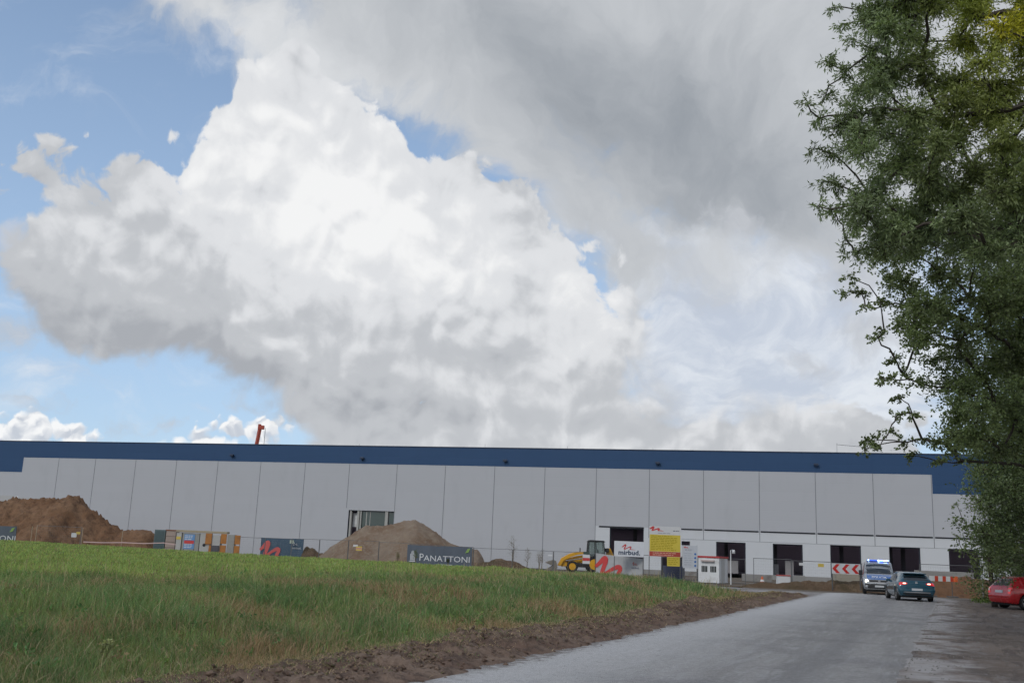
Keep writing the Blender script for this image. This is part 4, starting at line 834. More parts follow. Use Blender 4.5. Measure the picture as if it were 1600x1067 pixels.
def patch(bv, c, d, m, name, o, nx=10, nz=6, off=.007):
    """piece lying on the body: c = four corners (bottom a, bottom b, top b, top a) seen from side d"""
    b = MB(); vs = []
    for j in range(nz+1):
        for i in range(nx+1):
            s, t = i/nx, j/nz; a0 = c[0][0]*(1-s)*(1-t)+c[1][0]*s*(1-t)+c[2][0]*s*t+c[3][0]*(1-s)*t; a1 = c[0][1]*(1-s)*(1-t)+c[1][1]*s*(1-t)+c[2][1]*s*t+c[3][1]*(1-s)*t
            org, dr = {'rear': ((a0, -9, a1), (0, 1, 0)), 'front': ((a0, 9, a1), (0, -1, 0)), 'left': ((-9, a0, a1), (1, 0, 0)), 'right': ((9, a0, a1), (-1, 0, 0)), 'top': ((a0, a1, 9), (0, 0, -1))}[d]
            h = bv.ray_cast(Vector(org), Vector(dr)); p = h[0] if h[0] else Vector(org)+Vector(dr)*9; vs.append(p-Vector(dr)*off+(h[1]*0 if h[0] else Vector()))
    b.add(vs, [(j*(nx+1)+i, j*(nx+1)+i+1, (j+1)*(nx+1)+i+1, (j+1)*(nx+1)+i) for j in range(nz) for i in range(nx)]); return b.build(name, m, o, True)
def wheel(o, x, y, r, wd, side, spokes=5, rimm=None, rr=.66, name='wheel'):
    rimm = rimm or M_rim; M = Matrix.Translation((x, y, r)) @ Matrix.Rotation(R(90)*side, 4, 'Y'); h = MB(); pr = [(r*.62, -wd/2), (r*.9, -wd/2), (r, -wd/2+.03), (r, wd/2-.03), (r*.93, wd/2), (r*rr, wd/2-.01)]
    n = 28; vs = [(q*math.cos(2*math.pi*k/n), q*math.sin(2*math.pi*k/n), z) for q, z in pr for k in range(n)]
    h.add(vs, [(j*n+k, j*n+(k+1) % n, (j+1)*n+(k+1) % n, (j+1)*n+k) for j in range(len(pr)-1) for k in range(n)], M); t = h.build(name, M_tyre, o, True)
    b = MB(); vs = [(r*rr*math.cos(2*math.pi*k/n), r*rr*math.sin(2*math.pi*k/n), z) for z in (wd/2-.012, wd/2-.03) for k in range(n)]+[(r*rr*.86*math.cos(2*math.pi*k/n), r*rr*.86*math.sin(2*math.pi*k/n), wd/2-.03) for k in range(n)]
    b.add(vs, [(j*n+k, j*n+(k+1) % n, (j+1)*n+(k+1) % n, (j+1)*n+k) for j in range(2) for k in range(n)], M)
    for k in range(spokes):
        A = Matrix.Rotation(2*math.pi*k/spokes, 4, 'Z'); b.box(.02, r*rr*.95, -r*.08, r*.08, wd/2-.06, wd/2-.025, M @ A)
    b.tube([(0, 0, wd/2-.07), (0, 0, wd/2-.015)], r*.14, 12, M=M); b.build('rim', rimm, t)
    b = MB(); b.tube([(0, 0, wd/2-.10), (0, 0, wd/2-.09)], r*rr*.9, 20, M=M); b.build('brake_disc', M_under, t); return t
def car(name, label, cat, loc, az, keys, wh, rw, paint):
    o = thing(name, label, cat, loc, -az); hw = max(k[5] for k in keys); ob, bv = car_body(keys, wh, rw+.055, rw, paint, o)
    b = MB(); b.box(-hw*.78, hw*.78, keys[0][0]+.12, keys[-1][0]-.12, .17, .48); b.build('underbody', M_under, o)
    for i, y in enumerate(wh):
        for s in (-1, 1): wheel(o, s*(hw-.115), y, rw, .2, s)
    return o, bv, hw
hk = [(-2.18,.40,.60,.63,.62,.76,.72,.66),(-2.14,.30,.72,.80,.74,.86,.82,.74),(-2.04,.25,.88,.97,.80,.895,.85,.76),(-1.90,.23,.94,1.12,.82,.905,.85,.70),(-1.62,.22,.95,1.33,.83,.905,.86,.60),(-1.38,.20,.95,1.405,.84,.905,.87,.60),(-.8,.20,.94,1.45,.84,.90,.87,.64),(-.1,.20,.92,1.455,.84,.90,.87,.66),(.3,.20,.91,1.40,.84,.90,.87,.66),(.75,.20,.90,1.18,.84,.90,.86,.72),(1.1,.20,.89,.99,.84,.90,.84,.78),(1.5,.22,.86,.90,.82,.90,.80,.76),(1.9,.24,.76,.81,.76,.86,.72,.66),(2.10,.27,.62,.67,.64,.74,.6,.5),(2.18,.32,.5,.55,.5,.6,.5,.4)]
p = at(1433.5, 930, 51.3); A_ = R(11)
o, bv, hw = car('hatchback', 'teal blue hatchback seen from behind with lit brake lights on the wet road', 'car', (p.x+2.18*math.sin(A_), p.y+2.18*math.cos(A_), .0), A_, hk, (-1.32, 1.36), .325, mat('teal_paint', (.020, .078, .118), .22, .25, coat=1., var=.04))
patch(bv, [(-.60, 1.03), (.60, 1.03), (.53, 1.335), (-.53, 1.335)], 'rear', M_glass, 'rear_window', o); pt = mat('teal_paint', (0, 0, 0))
b = MB(); b.box(-.55, .55, -1.83, -1.5, 1.352, 1.395); b.build('spoiler', pt, o, bevel=.015)
M_tl = mat('tail_lamp_red', (.35, .008, .01), .2, coat=1, emit=(1, .03, .03), estr=.35); M_core = mat('brake_glow', (.8, .3, .2), .3, emit=(1, .55, .45), estr=4.)
for s in (-1, 1):
    t = patch(bv, [(s*.46, .84), (s*.85, .78), (s*.84, .94), (s*.44, .90)], 'rear', M_tl, 'tail_light', o, 8, 4, .012); c = patch(bv, [(s*.52, .855), (s*.66, .85), (s*.66, .90), (s*.52, .90)], 'rear', M_core, 'lit_bulb', t, 3, 2, .02)
    pass
patch(bv, [(-.26, .53), (.26, .53), (.26, .64), (-.26, .64)], 'rear', M_plate, 'number_plate', o, 2, 2, .02); patch(bv, [(-.66, .42), (.66, .42), (.6, .47), (-.6, .47)], 'rear', M_rim, 'bumper_line', o, 8, 1, .01)
patch(bv, [(-.06, .88), (.06, .88), (.05, .98), (-.05, .98)], 'rear', M_rim, 'emblem', o, 2, 2, .015); patch(bv, [(-.72, .30), (.72, .30), (.66, .40), (-.66, .40)], 'rear', M_trim, 'diffuser', o, 8, 2, .008)
for d, s in (('left', -1), ('right', 1)):
    patch(bv, [(-1.30, .985), (-.62, .985), (-.62, 1.33), (-1.02, 1.29)], d, M_glass, 'side_window', o, 8, 5); patch(bv, [(-.54, .985), (.62, .965), (.12, 1.31), (-.54, 1.34)], d, M_glass, 'side_window', o, 8, 5)
    b = MB(); b.box(s*.92-.10, s*.92+.10, .50, .64, .93, 1.06); b.build('mirror', pt, o, bevel=.03); patch(bv, [(-.60, .35), (-.585, .35), (-.585, .96), (-.60, .96)], d, M_trim, 'door_seam', o, 1, 5, .004)
    patch(bv, [(-.50, .80), (-.34, .80), (-.34, .84), (-.50, .84)], d, M_rim, 'door_handle', o, 1, 1, .02)
patch(bv, [(-.62, .98), (.62, .98), (.52, 1.36), (-.52, 1.36)], 'front', M_glass, 'windscreen', o)
# police van
vk = [(-2.45,.36,1.0,1.88,.80,.90,.88,.70),(-2.36,.30,1.08,1.95,.88,.94,.92,.76),(-2.0,.28,1.1,1.97,.90,.95,.93,.78),(.55,.28,1.1,1.97,.90,.95,.93,.78),(.95,.28,1.1,1.88,.90,.95,.93,.76),(1.35,.28,1.1,1.58,.90,.95,.92,.79),(1.72,.28,1.08,1.24,.90,.94,.90,.83),(2.0,.28,.98,1.12,.88,.93,.87,.80),(2.28,.28,.84,.97,.86,.91,.82,.74),(2.40,.30,.68,.78,.80,.86,.76,.68),(2.45,.36,.52,.60,.70,.78,.7,.62)]
p = at(1374.5, 925, 61.2); A_ = R(199)
VB = mat('police_blue', (.025, .12, .40), .3, coat=.8, var=.04)
o, bv, hw = car('police_van', 'silver and blue police van with flashing blue light bar and lit headlight', 'van', (p.x-2.45*math.sin(A_), p.y-2.45*math.cos(A_), 0), A_, vk, (-1.5, 1.5), .345, mat('van_silver', (.36, .38, .40), .3, .5, coat=.6, var=.04))
patch(bv, [(-.82, 1.235), (.82, 1.235), (.68, 1.84), (-.68, 1.84)], 'front', M_glass, 'windscreen', o); patch(bv, [(-.80, .90), (.80, .90), (.83, 1.19), (-.83, 1.19)], 'front', VB, 'bonnet', o, 12, 6)
patch(bv, [(-.58, .74), (.58, .74), (.58, .86), (-.58, .86)], 'front', M_trim, 'grille', o, 8, 2, .01); patch(bv, [(-.82, .36), (.82, .36), (.84, .64), (-.84, .64)], 'front', M_trim, 'bumper', o, 8, 3, .012); patch(bv, [(-.56, .70), (.56, .70), (.56, .735), (-.56, .735)], 'front', M_rim, 'grille_bar', o, 8, 1, .02)
patch(bv, [(-.26, .44), (.26, .44), (.26, .55), (-.26, .55)], 'front', M_plate, 'number_plate', o, 2, 2, .03); b = MB(); h = bv.ray_cast(Vector((0, 9, .80)), Vector((0, -1, 0)))[0]; b.tube([(0, h.y+.015, .80), (0, h.y+.03, .80)], .075, 16); b.build('emblem', M_rim, o)
M_hl = mat('headlamp', (.5, .52, .55), .15, coat=1); M_hlit = mat('headlamp_lit', (.9, .9, .8), .3, emit=(1, .88, .62), estr=9.)
for s in (-1, 1):
    t = patch(bv, [(s*.60, .70), (s*.84, .68), (s*.86, .93), (s*.64, .88)], 'front', M_hl, 'headlight', o, 4, 4, .012)
    b = MB(); h = bv.ray_cast(Vector((s*.71, 9, .80)), Vector((0, -1, 0)))[0]; b.tube([(s*.71, h.y+.01, .80), (s*.71, h.y+.03, .80)], .085 if s > 0 else .06, 14); b.build('bulb', M_hlit, t)
    b = MB(); b.box(s*1.04-.11, s*1.04+.11, 1.22, 1.36, 1.12, 1.42); b.build('mirror', M_trim, o, bevel=.03)
    d = 'right' if s > 0 else 'left'
    patch(bv, [(-2.2, .72), (1.9, .72), (1.9, 1.04), (-2.2, 1.04)], d, VB, 'blue_stripe', o, 20, 3); patch(bv, [(.42, 1.16), (1.55, 1.16), (.95, 1.78), (.42, 1.80)], d, M_glass, 'side_window', o, 8, 5); patch(bv, [(-1.0, 1.18), (.3, 1.18), (.3, 1.8), (-1.0, 1.8)], d, M_glass, 'side_window', o, 6, 4); patch(bv, [(-2.2, 1.18), (-1.1, 1.18), (-1.1, 1.8), (-2.2, 1.8)], d, M_glass, 'side_window', o, 6, 4)
h = bv.ray_cast(Vector((0, 9, 1.03)), Vector((0, -1, 0)))[0]; text('POLICJA', .17, 'lettering', WH, o, (0, h.y+.06, .985), (R(60), 0, R(180)), sx=1.35, bold=.005)
b = MB(); b.box(-.66, .66, .42, .62, 1.965, 2.0); b.build('light_bar_base', M_trim, o); M_bl = mat('blue_lens', (.02, .06, .35), .15, emit=(.03, .12, 1), estr=1.2); M_bon = mat('blue_flash', (.3, .4, .9), .2, emit=(.10, .22, 1), estr=12.); M_bw = mat('white_flash', (.8, .9, 1), .2, emit=(.45, .7, 1), estr=9.)
b = MB(); b.box(-.64, .64, .44, .60, 2.003, 2.075, t=.015); lb = b.build('light_bar', M_bl, o, bevel=.01)
for x0, x1, m_ in ((-.64, -.58, M_bon), (-.56, -.34, M_bw), (-.31, -.12, M_bon), (-.10, .0, M_bw), (.52, .58, M_bw)): b = MB(); b.box(x0, x1, .60, .625, 2.01, 2.07); b.build('flash_lamp', m_, lb)
# red hatchback leaving the frame
rk = [(-2.0,.38,.58,.60,.62,.72,.70,.62),(-1.95,.28,.80,.86,.72,.80,.77,.68),(-1.87,.24,.92,1.0,.75,.815,.78,.68),(-1.72,.22,.93,1.20,.76,.82,.79,.62),(-1.52,.22,.93,1.37,.77,.825,.79,.56),(-1.2,.20,.93,1.43,.77,.825,.79,.56),(0,.20,.92,1.45,.77,.825,.79,.58),(.35,.20,.91,1.40,.77,.825,.79,.58),(.78,.20,.9,1.14,.77,.825,.78,.64),(1.05,.20,.90,.98,.77,.82,.77,.7),(1.5,.22,.86,.91,.75,.81,.72,.66),(1.85,.25,.74,.79,.7,.76,.64,.56),(2.0,.32,.52,.58,.5,.6,.5,.44)]
p = at(1561, 930, 45.8); A_ = R(80)
o, bv, hw = car('hatchback', 'red hatchback parked at the right edge beneath the trees', 'car', (p.x+1.98*math.sin(A_), p.y+1.98*math.cos(A_), .02), A_, rk, (-1.22, 1.24), .30, mat('red_paint', (.46, .016, .022), .25, coat=1., var=.04))
patch(bv, [(-.56, 1.0), (.56, 1.0), (.48, 1.35), (-.48, 1.35)], 'rear', M_glass, 'rear_window', o); M_pale = mat('pale_lens', (.55, .34, .32), .2, coat=1)
for s in (-1, 1): t = patch(bv, [(s*.60, .68), (s*.77, .66), (s*.77, .92), (s*.62, .92)], 'rear', M_tl, 'tail_light', o, 4, 5, .012); patch(bv, [(s*.62, .76), (s*.76, .76), (s*.76, .86), (s*.62, .86)], 'rear', M_pale, 'pale_lens', t, 3, 2, .018)
patch(bv, [(-.26, .70), (.26, .70), (.26, .81), (-.26, .81)], 'rear', M_plate, 'number_plate', o, 2, 2, .02); b = MB(); b.box(-.70, .70, -2.03, -1.94, .50, .60); b.build('bumper', mat('red_paint', (0, 0, 0)), o, bevel=.03)
for d, s in (('left', -1), ('right', 1)):
    patch(bv, [(-1.30, .975), (-.50, .975), (-.50, 1.34), (-1.05, 1.30)], d, M_glass, 'side_window', o, 8, 5); patch(bv, [(-.42, .975), (.62, .965), (.15, 1.31), (-.42, 1.34)], d, M_glass, 'side_window', o, 8, 5)
    b = MB(); b.box(s*.85-.08, s*.85+.08, .5, .62, .93, 1.05); b.build('mirror', M_trim, o, bevel=.03); patch(bv, [(-.46, .35), (-.445, .35), (-.445, .95), (-.46, .95)], d, M_trim, 'door_seam', o, 1, 5, .004)
patch(bv, [(-.56, .97), (.56, .97), (.46, 1.36), (-.46, 1.36)], 'front', M_glass, 'windscreen', o)

# ------------------------------------------------------------------ backhoe loader
YB = 93; p = at(893, 893, YB); o = thing('backhoe_loader', 'yellow backhoe loader with black glazed cab facing left behind the site fence', 'digger', (p.x, p.y, .1))
JY = mat('machine_yellow', (.66, .34, .018), .45, dirt=(.30, .17, .04)); JB = mat('machine_black', (.03, .032, .034), .6)
for y in (-.85, .85):
    for x, r, w_ in ((0, .5, .35), (2.02, .76, .42)):
        M = Matrix.Translation((x, y, r)) @ Matrix.Rotation(R(90)*(1 if y < 0 else -1), 4, 'X')
        n = 28; h = MB(); pr = [(r*.5, -w_/2), (r*.9, -w_/2), (r, -w_/2+.05), (r, w_/2-.05), (r*.9, w_/2), (r*.62, w_/2-.03)]
        h.add([(q*math.cos(2*math.pi*k/n)*(1.03 if k % 2 and q > r*.95 else 1), q*math.sin(2*math.pi*k/n)*(1.03 if k % 2 and q > r*.95 else 1), z) for q, z in pr for k in range(n)], [(j*n+k, j*n+(k+1) % n, (j+1)*n+(k+1) % n, (j+1)*n+k) for j in range(5) for k in range(n)], M); t = h.build('wheel', M_tyre, o)
        h = MB(); h.tube([(0, 0, w_/2-.1), (0, 0, w_/2-.02)], r*.63, 20, M=M); h.tube([(0, 0, w_/2-.04), (0, 0, w_/2+.02)], r*.2, 10, M=M); h.build('rim', JY, t)
b = MB(); b.box(-.55, 3.0, -.42, .42, .45, .85); b.build('chassis', JB, o, bevel=.04)
b = MB(); b.prism([(-.50, .85), (1.30, .85), (1.30, 1.60), (.4, 1.45), (-.35, 1.22), (-.52, 1.05)], -.38, .38, 'y'); b.build('bonnet', JY, o, bevel=.05)
b = MB(); b.prism([(1.35, .75), (3.05, .75), (3.05, .95), (2.75, 1.5), (2.0, 1.55), (1.35, 1.2)], -.72, .72, 'y'); b.build('cab_base', JB, o, bevel=.03)
b = MB()
for y in (-.70, .70):
    for (x0, z0, x1, z1) in ((1.36, 1.2, 1.50, 2.84), (2.15, 1.5, 2.12, 2.84), (3.02, .95, 2.85, 2.84)): b.tube([(x0, y, z0), (x1, y, z1)], .05, 6)
    b.tube([(1.36, y, 1.62), (2.9, y, 1.60)], .04, 6)
b.build('cab_frame', JB, o)
b = MB(); b.add([(1.4, -.69, 1.25), (2.95, -.69, 1.25), (2.84, -.69, 2.8), (1.5, -.69, 2.8), (1.4, .69, 1.25), (2.95, .69, 1.25), (2.84, .69, 2.8), (1.5, .69, 2.8)], [(0, 1, 2, 3), (5, 4, 7, 6), (4, 0, 3, 7), (1, 5, 6, 2)])
mg = bpy.data.materials.new('cab_glass'); mg.use_nodes = True; bs = mg.node_tree.nodes['Principled BSDF']; bs.inputs['Base Color'].default_value = (.35, .42, .40, 1); bs.inputs['Transmission Weight'].default_value = .75; bs.inputs['Roughness'].default_value = .05; bs.inputs['IOR'].default_value = 1.05
b.build('cab_glass', mg, o); b = MB(); b.box(1.9, 2.45, -.25, .25, .95, 1.5); b.box(2.3, 2.45, -.22, .22, 1.5, 2.1); b.build('seat', JB, o, bevel=.04)
b = MB(); b.prism([(1.36, 2.80), (1.55, 2.95), (2.85, 2.93), (3.0, 2.80)], -.78, .78, 'y'); b.build('cab_roof', JB, o, bevel=.03)
for y in (-.62, .62): b = MB(); b.prism([(1.25, 1.68), (1.20, 1.86), (.45, 1.84), (-.25, 1.62), (-.95, 1.22), (-1.30, .55), (-1.08, .50), (-.75, 1.02), (-.1, 1.36), (.5, 1.58)], y-.09, y+.09, 'y'); b.build('loader_arm', JY, o, bevel=.02)
b = MB(); b.tube([(.9, -.62, 1.25), (-.6, -.62, .98)], .055, 8); b.tube([(.9, .62, 1.25), (-.6, .62, .98)], .055, 8); b.build('ram', M_steel, o)
b = MB(); b.prism([(-1.35, .35), (-1.5, .95), (-1.7, 1.02), (-2.3, .85), (-2.42, .75), (-1.75, .5), (-2.35, .12), (-1.6, .08)], -1.12, 1.12, 'y'); b.build('bucket', mat('bucket_grey', (.20, .18, .15), .8), o, bevel=.02)
b = MB(); b.prism([(3.1, .7), (3.45, .75), (3.55, 2.2), (3.25, 2.3), (3.1, 1.6)], -.2, .2, 'y'); b.prism([(3.3, 2.1), (3.5, 2.3), (4.0, 1.3), (3.75, 1.2)], -.15, .15, 'y'); b.build('rear_boom', JY, o, bevel=.02)
b = MB(); b.prism([(-.95, .45), (-.45, .5), (-.42, 1.15), (-.75, 1.2), (-1.05, .9)], -.5, .5, 'y'); b.build('front_bracket', JY, o, bevel=.03)
b = MB(); b.box(3.08, 3.36, -.6, .6, 1.9, 2.25); b.build('rear_lamp_box', JB, o)
b = MB(); b.tube([(.75, .2, 1.6), (.75, .2, 2.2)], .05, 8); b.build('exhaust', JB, o)
b = MB(); b.box(1.42, 1.9, -.76, -.724, 1.25, 1.45); b.build('yellow_panel', JY, o)

# ------------------------------------------------------------------ trees
M_bark = mat('bark', (.060, .050, .040), .95, bump=.6, bscale=14, var=.3)
def leaves(cs, rad, nl, L, Wd, cols, droop=.5, ysq=1.):
    """cs: clump centres; leaves sit along short twigs radiating inside each clump"""
    V = []; Cc = []; tw = []
    for c, r, n, cl in zip(cs, rad, nl, cols):
        nt_ = max(6, n//16); d = rs.normal(size=(nt_, 3)); d /= np.linalg.norm(d, axis=1)[:, None]; d[:, 2] *= .8; org = c-d*r*.1; end = c+d*r*rs.uniform(.55, 1.15, (nt_, 1)); end[:, 2] -= droop*.12*r
        for q in range(0, nt_, 2): tw.append((org[q], end[q]))
        k = rs.randint(0, nt_, n); t = rs.rand(n)**.6; P = org[k]+(end[k]-org[k])*t[:, None]+rs.normal(size=(n, 3))*r*.09
        ax = (end[k]-org[k]); ax /= np.linalg.norm(ax, axis=1)[:, None]+1e-9; ax = ax*.7+rs.normal(size=(n, 3))*.6; ax[:, 2] -= droop*rs.rand(n); ax /= np.linalg.norm(ax, axis=1)[:, None]
        sd = np.cross(ax, rs.normal(size=(n, 3))); sd /= np.linalg.norm(sd, axis=1)[:, None]+1e-9; l = L*rs.uniform(.6, 1.25, (n, 1)); w = Wd*rs.uniform(.7, 1.2, (n, 1)); nm = np.cross(ax, sd)
        V.append(np.stack([P, P+ax*l*.45+sd*w*.5+nm*w*.12, P+ax*l, P+ax*l*.45-sd*w*.5+nm*w*.12], 1)); col = cl[None]*rs.uniform(.6, 1.45, (n, 1)); col = np.repeat(col[:, None], 4, 1); Cc.append(col)
    V = np.concatenate(V).reshape(-1, 3); Cc = np.concatenate(Cc).reshape(-1, 3); n = len(V)//4; return V, np.arange(n*4).reshape(-1, 4), Cc, tw
def tree(name, label, base, top, Y, outline, interior, L, Wd, colf, per, tr=.28, dspread=2., lean=0., droop=.5, cat='tree', rmin=.3):
    """outline / interior: (photo x, photo y, size in photo pixels) of leaf clumps around distance Y"""
    cs, rad, nl, cols = [], [], [], []
    for (px, py, rp) in outline+interior:
        y_ = Y+rs.uniform(-dspread, dspread)*(.5 if (px, py, rp) in outline else 1.); p = np.array(at(px, py, y_)); r = max(rmin, rp*y_/F); cs.append(p); rad.append(r); nl.append(int(per*max((rp/34)**2, .22)*rs.uniform(.75, 1.2))); cols.append(colf(px, py))
    V, Fq, Cc, tw = leaves(cs, rad, nl, L, Wd, cols, droop)
    o = thing(name, label, cat, (base[0], base[1], 0)); B = np.array([base[0], base[1], 0])
    mesh_np('crown', V-B, Fq, M_leaf, o, Cc)
    P = lambda t: Vector((lean*t*t*(top-0), .25*math.sin(t*5), t*top)); b = MB(); ts = [i/14 for i in range(15)]; b.tube([P(t) for t in ts], [tr*(1.25 if t == 0 else 1-.85*t) for t in ts], 12); b.build('trunk', M_bark, o, True)
    # branches: every clump hangs on the nearest one further in, so limbs fork and thin outward like a real crown
    nodes = [P(t) for t in np.linspace(.12, .96, 16)]; par = [-1]*16; E = [Vector(c-B) for c in cs]; od = sorted(range(len(E)), key=lambda i: min((E[i]-q).length for q in nodes[:16])); idx = []
    for i in od:
        e = E[i]; he = math.hypot(e.x, e.y); j = min(range(len(nodes)), key=lambda k: (nodes[k]-e).length*(1.0 if nodes[k].z < e.z+.2 else 1.5)+1.1*max(0, math.hypot(nodes[k].x, nodes[k].y)-he+.35*(nodes[k]-e).length)+(.15 if k < 16 else 0)); par.append(j); nodes.append(e)
    wt = [1.]*len(nodes)
    for k in range(len(nodes)-1, 15, -1): wt[par[k]] += wt[k]
    b = MB()
    for k in range(16, len(nodes)):
        e, a = nodes[k], nodes[par[k]]; r1 = min(.13, .010*wt[k]**.5+.004); r0 = min(.14, r1*1.25+.002); l = (e-a).length; m1 = a.lerp(e, .35)+Vector(rs.normal(size=3)*.05*l)+Vector((0, 0, .05*l)); m2 = a.lerp(e, .7)+Vector(rs.normal(size=3)*.04*l)
        b.tube([a, m1, m2, e], [r0, (r0+r1)/2, r1, r1*.8], 5, False)
    for a, e in tw: b.tube([Vector(a-B), Vector((a+e)/2-B)+Vector(rs.normal(size=3)*.02), Vector(e-B)], [.007, .005, .002], 3, False)
    b.build('branches', M_bark, o); return o
def fill(x0, x1, y0, y1, step, inside, size, n=1):
    out = []
    for _ in range(n):
        for yy in np.arange(y0, y1, step):
            for xx in np.arange(x0, x1, step):
                a, b_ = xx+rs.uniform(-.6, .6)*step, yy+rs.uniform(-.6, .6)*step
                if inside(a, b_): out.append((a, b_, size*rs.uniform(.75, 1.25)))
    return out
EY = [-80, -20, 20, 60, 100, 150, 200, 250, 300, 340, 400, 440, 480, 520, 560, 600, 640, 670, 700, 730, 760, 800, 840, 880, 935]
EX = [1330, 1330, 1335, 1335, 1310, 1282, 1290, 1300, 1308, 1322, 1345, 1352, 1380, 1402, 1420, 1422, 1445, 1460, 1470, 1512, 1520, 1520, 1522, 1540, 1530]
edge_ = lambda y: np.interp(y, EY, EX)
def c_willow(px, py):
    ylw = np.clip((px-1380)/150, 0, 1)*np.clip(1.2-py/300, 0, 1); c = np.array([.185, .235, .120])*(1-ylw)+np.array([.300, .330, .070])*ylw; return c*rs.uniform(.75, 1.25)*(np.array([1.35, 1.15, .5]) if rs.rand() < .10*(ylw > .3) else 1)
def c_round(px, py): return np.array([.160, .200, .090])*rs.uniform(.7, 1.35)
def c_shrub(px, py): return np.array([.185, .235, .100])*rs.uniform(.7, 1.35)
o1 = [(1303,12,17),(1318,38,15),(1345,15,22),(1395,8,24),(1440,12,26),(1330,62,17),(1295,98,20),(1325,110,26),(1360,80,30),(1262,160,12),(1290,150,22),(1280,185,20),(1312,195,28),(1272,232,15),(1300,240,26),(1285,285,16),(1312,290,26),(1278,322,11),(1305,330,22),(1340,350,28),(1320,372,15),(1335,395,20),(1350,140,32),(1370,200,34)]
tree('willow', 'tall willow with narrow grey green and yellowish leaves, nearest tree at the right', (at(1745, 900, 19).x, 19), 14.5, 19, o1, fill(1360, 1740, -110, 380, 44, lambda a, b: a > edge_(b)+28, 40, 2), .115, .030, c_willow, 560, .30, 2.2)
o2 = [(1325,430,16),(1345,455,20),(1322,458,10),(1375,470,24),(1352,478,10),(1382,520,15),(1372,528,9),(1405,505,24),(1398,560,18),(1412,585,22),(1388,592,13),(1375,590,9),(1405,620,17),(1425,645,18),(1400,650,10),(1440,600,28),(1430,540,28),(1390,672,14),(1360,690,12),(1352,702,8),(1375,698,11),(1410,690,15),(1440,685,18),(1465,690,20),(1425,712,9),(1468,722,10),(1390,440,28),(1420,480,30),(1490,700,22),(1505,720,14)]
tree('poplar', 'dark round leaved tree whose low branches reach over the blue roof band', (at(1690, 900, 27).x, 27), 15, 27, o2, fill(1400, 1690, 330, 725, 42, lambda a, b: a > edge_(b)+26, 38, 2), .09, .066, c_round, 480, .33, 2.5, droop=.3)
o3 = [(1520,745,16),(1505,762,9),(1516,790,17),(1494,786,8),(1512,822,17),(1498,812,9),(1520,850,18),(1497,838,9),(1503,858,9),(1525,880,16),(1535,905,18),(1530,925,16),(1515,868,10),(1545,930,14)]
tree('shrub', 'tall dense shrub left of the red car with leaves down to the ground', (at(1560, 900, 47).x, 47.5), 6.5, 47.5, o3, fill(1525, 1600, 720, 930, 24, lambda a, b: a > edge_(b)+8 and not (b > 890 and a > 1560), 26, 3), .085, .06, c_shrub, 330, .12, 1.2, droop=.3, cat='shrub', rmin=.35)
tree('dark_tree', 'dark tree mass standing behind the red car at the right edge', (at(1635, 900, 54).x, 55), 22, 55, [], fill(1545, 1720, 250, 915, 40, lambda a, b: a > np.interp(b, [250, 500, 700, 915], [1560, 1545, 1545, 1555]), 44, 2), .14, .11, lambda a, b: np.array([.085, .110, .050])*rs.uniform(.7, 1.3), 330, .35, 2.5, droop=.3)
tree('dark_tree', 'dark tree overhanging the red car from outside the right picture edge', (at(1705, 900, 44).x, 44), 20, 44, [], fill(1560, 1760, 420, 862, 44, lambda a, b: True, 46, 2), .13, .09, lambda a, b: np.array([.085, .115, .050])*rs.uniform(.7, 1.3), 330, .35, 2.0, droop=.3)

# ------------------------------------------------------------------ tall weeds
def weed(px, pyt, Y, zb, label, n=60, col=(.14, .12, .075), group='tall dry weeds along the meadow edge', tl=.06):
    top_ = at(px, pyt, Y); H = top_.z-zb; b = MB(); cs = []
    for k in range(3):
        a = rnd.uniform(0, 6.28); q = H*rnd.uniform(.8, 1) if k else H; e = Vector((math.cos(a)*.1*q*(k > 0), math.sin(a)*.1*q, q)); b.tube([(0, 0, 0), e*.5+Vector((.02, 0, 0)), e], [.022, .014, .006], 4, False)
        for j in range(7):
            t = .35+.09*j; f_ = e*t; d = rnd.uniform(0, 6.28); l = H*.22*(1.2-t*.8); g_ = f_+Vector((math.cos(d)*l*.7, math.sin(d)*l*.7, l*.7)); b.tube([f_, g_], [.009, .004], 3, False); cs.append(g_)
    o = thing('tall_weed', label, 'plant', (top_.x, Y, zb), group=group); b.build('stem', mat('weed_stem', (.16, .13, .09), .9), o)
    V, Fq, Cc, _ = leaves([np.array(c) for c in cs], [.16*H/1.5]*len(cs), [n//6]*len(cs), tl, tl*.45, [np.array(col)]*len(cs)); mesh_np('leaves', V, Fq, M_leaf, o, Cc); return o
weed(803, 836, 88, .2, 'tall dry weed right of the low topsoil mound', 90); weed(824, 856, 87, .2, 'short slim weed right of the tallest weed', 50); weed(843, 862, 86, .2, 'pale thin weed pair left of the digger', 50)
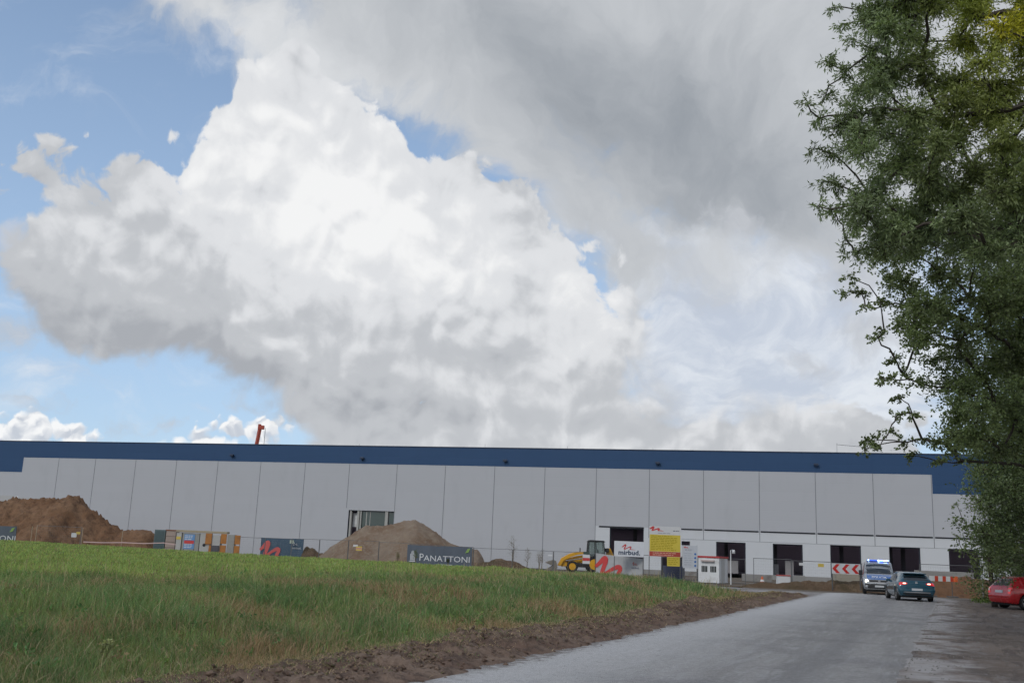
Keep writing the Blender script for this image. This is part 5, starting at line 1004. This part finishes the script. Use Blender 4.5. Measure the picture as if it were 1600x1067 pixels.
weed(847, 857, 85.5, .2, 'thin pale weed nearest the digger bucket', 40); weed(650, 858, 84, .35, 'green bushy weed at the left end of the slate banner', 120, (.09, .14, .03)); weed(700, 873, 83, .4, 'dark bushy weed covering the foot of the slate banner', 140, (.06, .075, .03)); weed(622, 862, 84, .4, 'yellowish weed left of the slate banner', 90, (.16, .15, .05))
for (px, py, hh, lab) in ((150, 985, .75, 'yellow flowering weed low on the bank at the left'), (168, 1000, .6, 'pale grey green weed on the bank at the left'), (1010, 915, .5, 'tall pale grass weed on the bank below the white cabin'), (420, 955, .4, 'leafy weed halfway up the bank')):
    g_ = gnd(px, py+8, .3); z0 = float(zfield(np.array(g_.x), np.array(g_.y))); q = weed(px, py, g_.y, z0, lab, 110, (.34, .36, .18), 'weeds standing on the grassy bank', .05)

# low broad-leaved weeds, flower heads and bare seed stalks spread over the bank
n = 900; s_ = -8+50*rs.rand(n)**1.3; u_ = rs.uniform(2.2, 13, n); x = LE.x+LD[0]*s_-LD[1]*u_; y = LE.y+LD[1]*s_+LD[0]*u_; z = zfield(x, y)
sz = rs.uniform(.07, .20, n); cs = [np.array((a, b, c+r*.6)) for a, b, c, r in zip(x, y, z, sz)]
cl = [np.array([.10, .21, .07])*q if k < .55 else np.array([.20, .30, .09])*q if k < .85 else np.array([.26, .19, .11])*q for k, q in zip(rs.rand(n), rs.uniform(.7, 1.3, n))]
V, Fq, Cc, _ = leaves(cs, list(sz), [30]*n, .07, .028, cl, .1); tag(mesh_np('bank_weeds', V, Fq, M_leaf, cols=Cc), 'low broad leaved weeds scattered through the rough grass of the bank', 'weeds', kind='stuff')
n = 3200; s_ = -8+50*rs.rand(n)**1.2; u_ = rs.uniform(2.0, 15, n); x = LE.x+LD[0]*s_-LD[1]*u_; y = LE.y+LD[1]*s_+LD[0]*u_; k = sn(x, y, .9, 30)+.3*rs.normal(size=n) > .1; x, y = x[k], y[k]; n = len(x); rr = np.hypot(x, y)
c = np.array([.46, .38, .24])*rs.uniform(.5, 1.2, (n, 1)); V, Fq, cc = blades(np.stack([x, y, zfield(x, y)], -1), rs.uniform(.25, .62, n), np.maximum(.004, rr*.0004), rs.uniform(.05, .4, n), c)
tag(mesh_np('seed_stalks', V, Fq, M_grass, cols=cc), 'tall pale seed stalks standing above the bank grass', 'grass', kind='stuff')
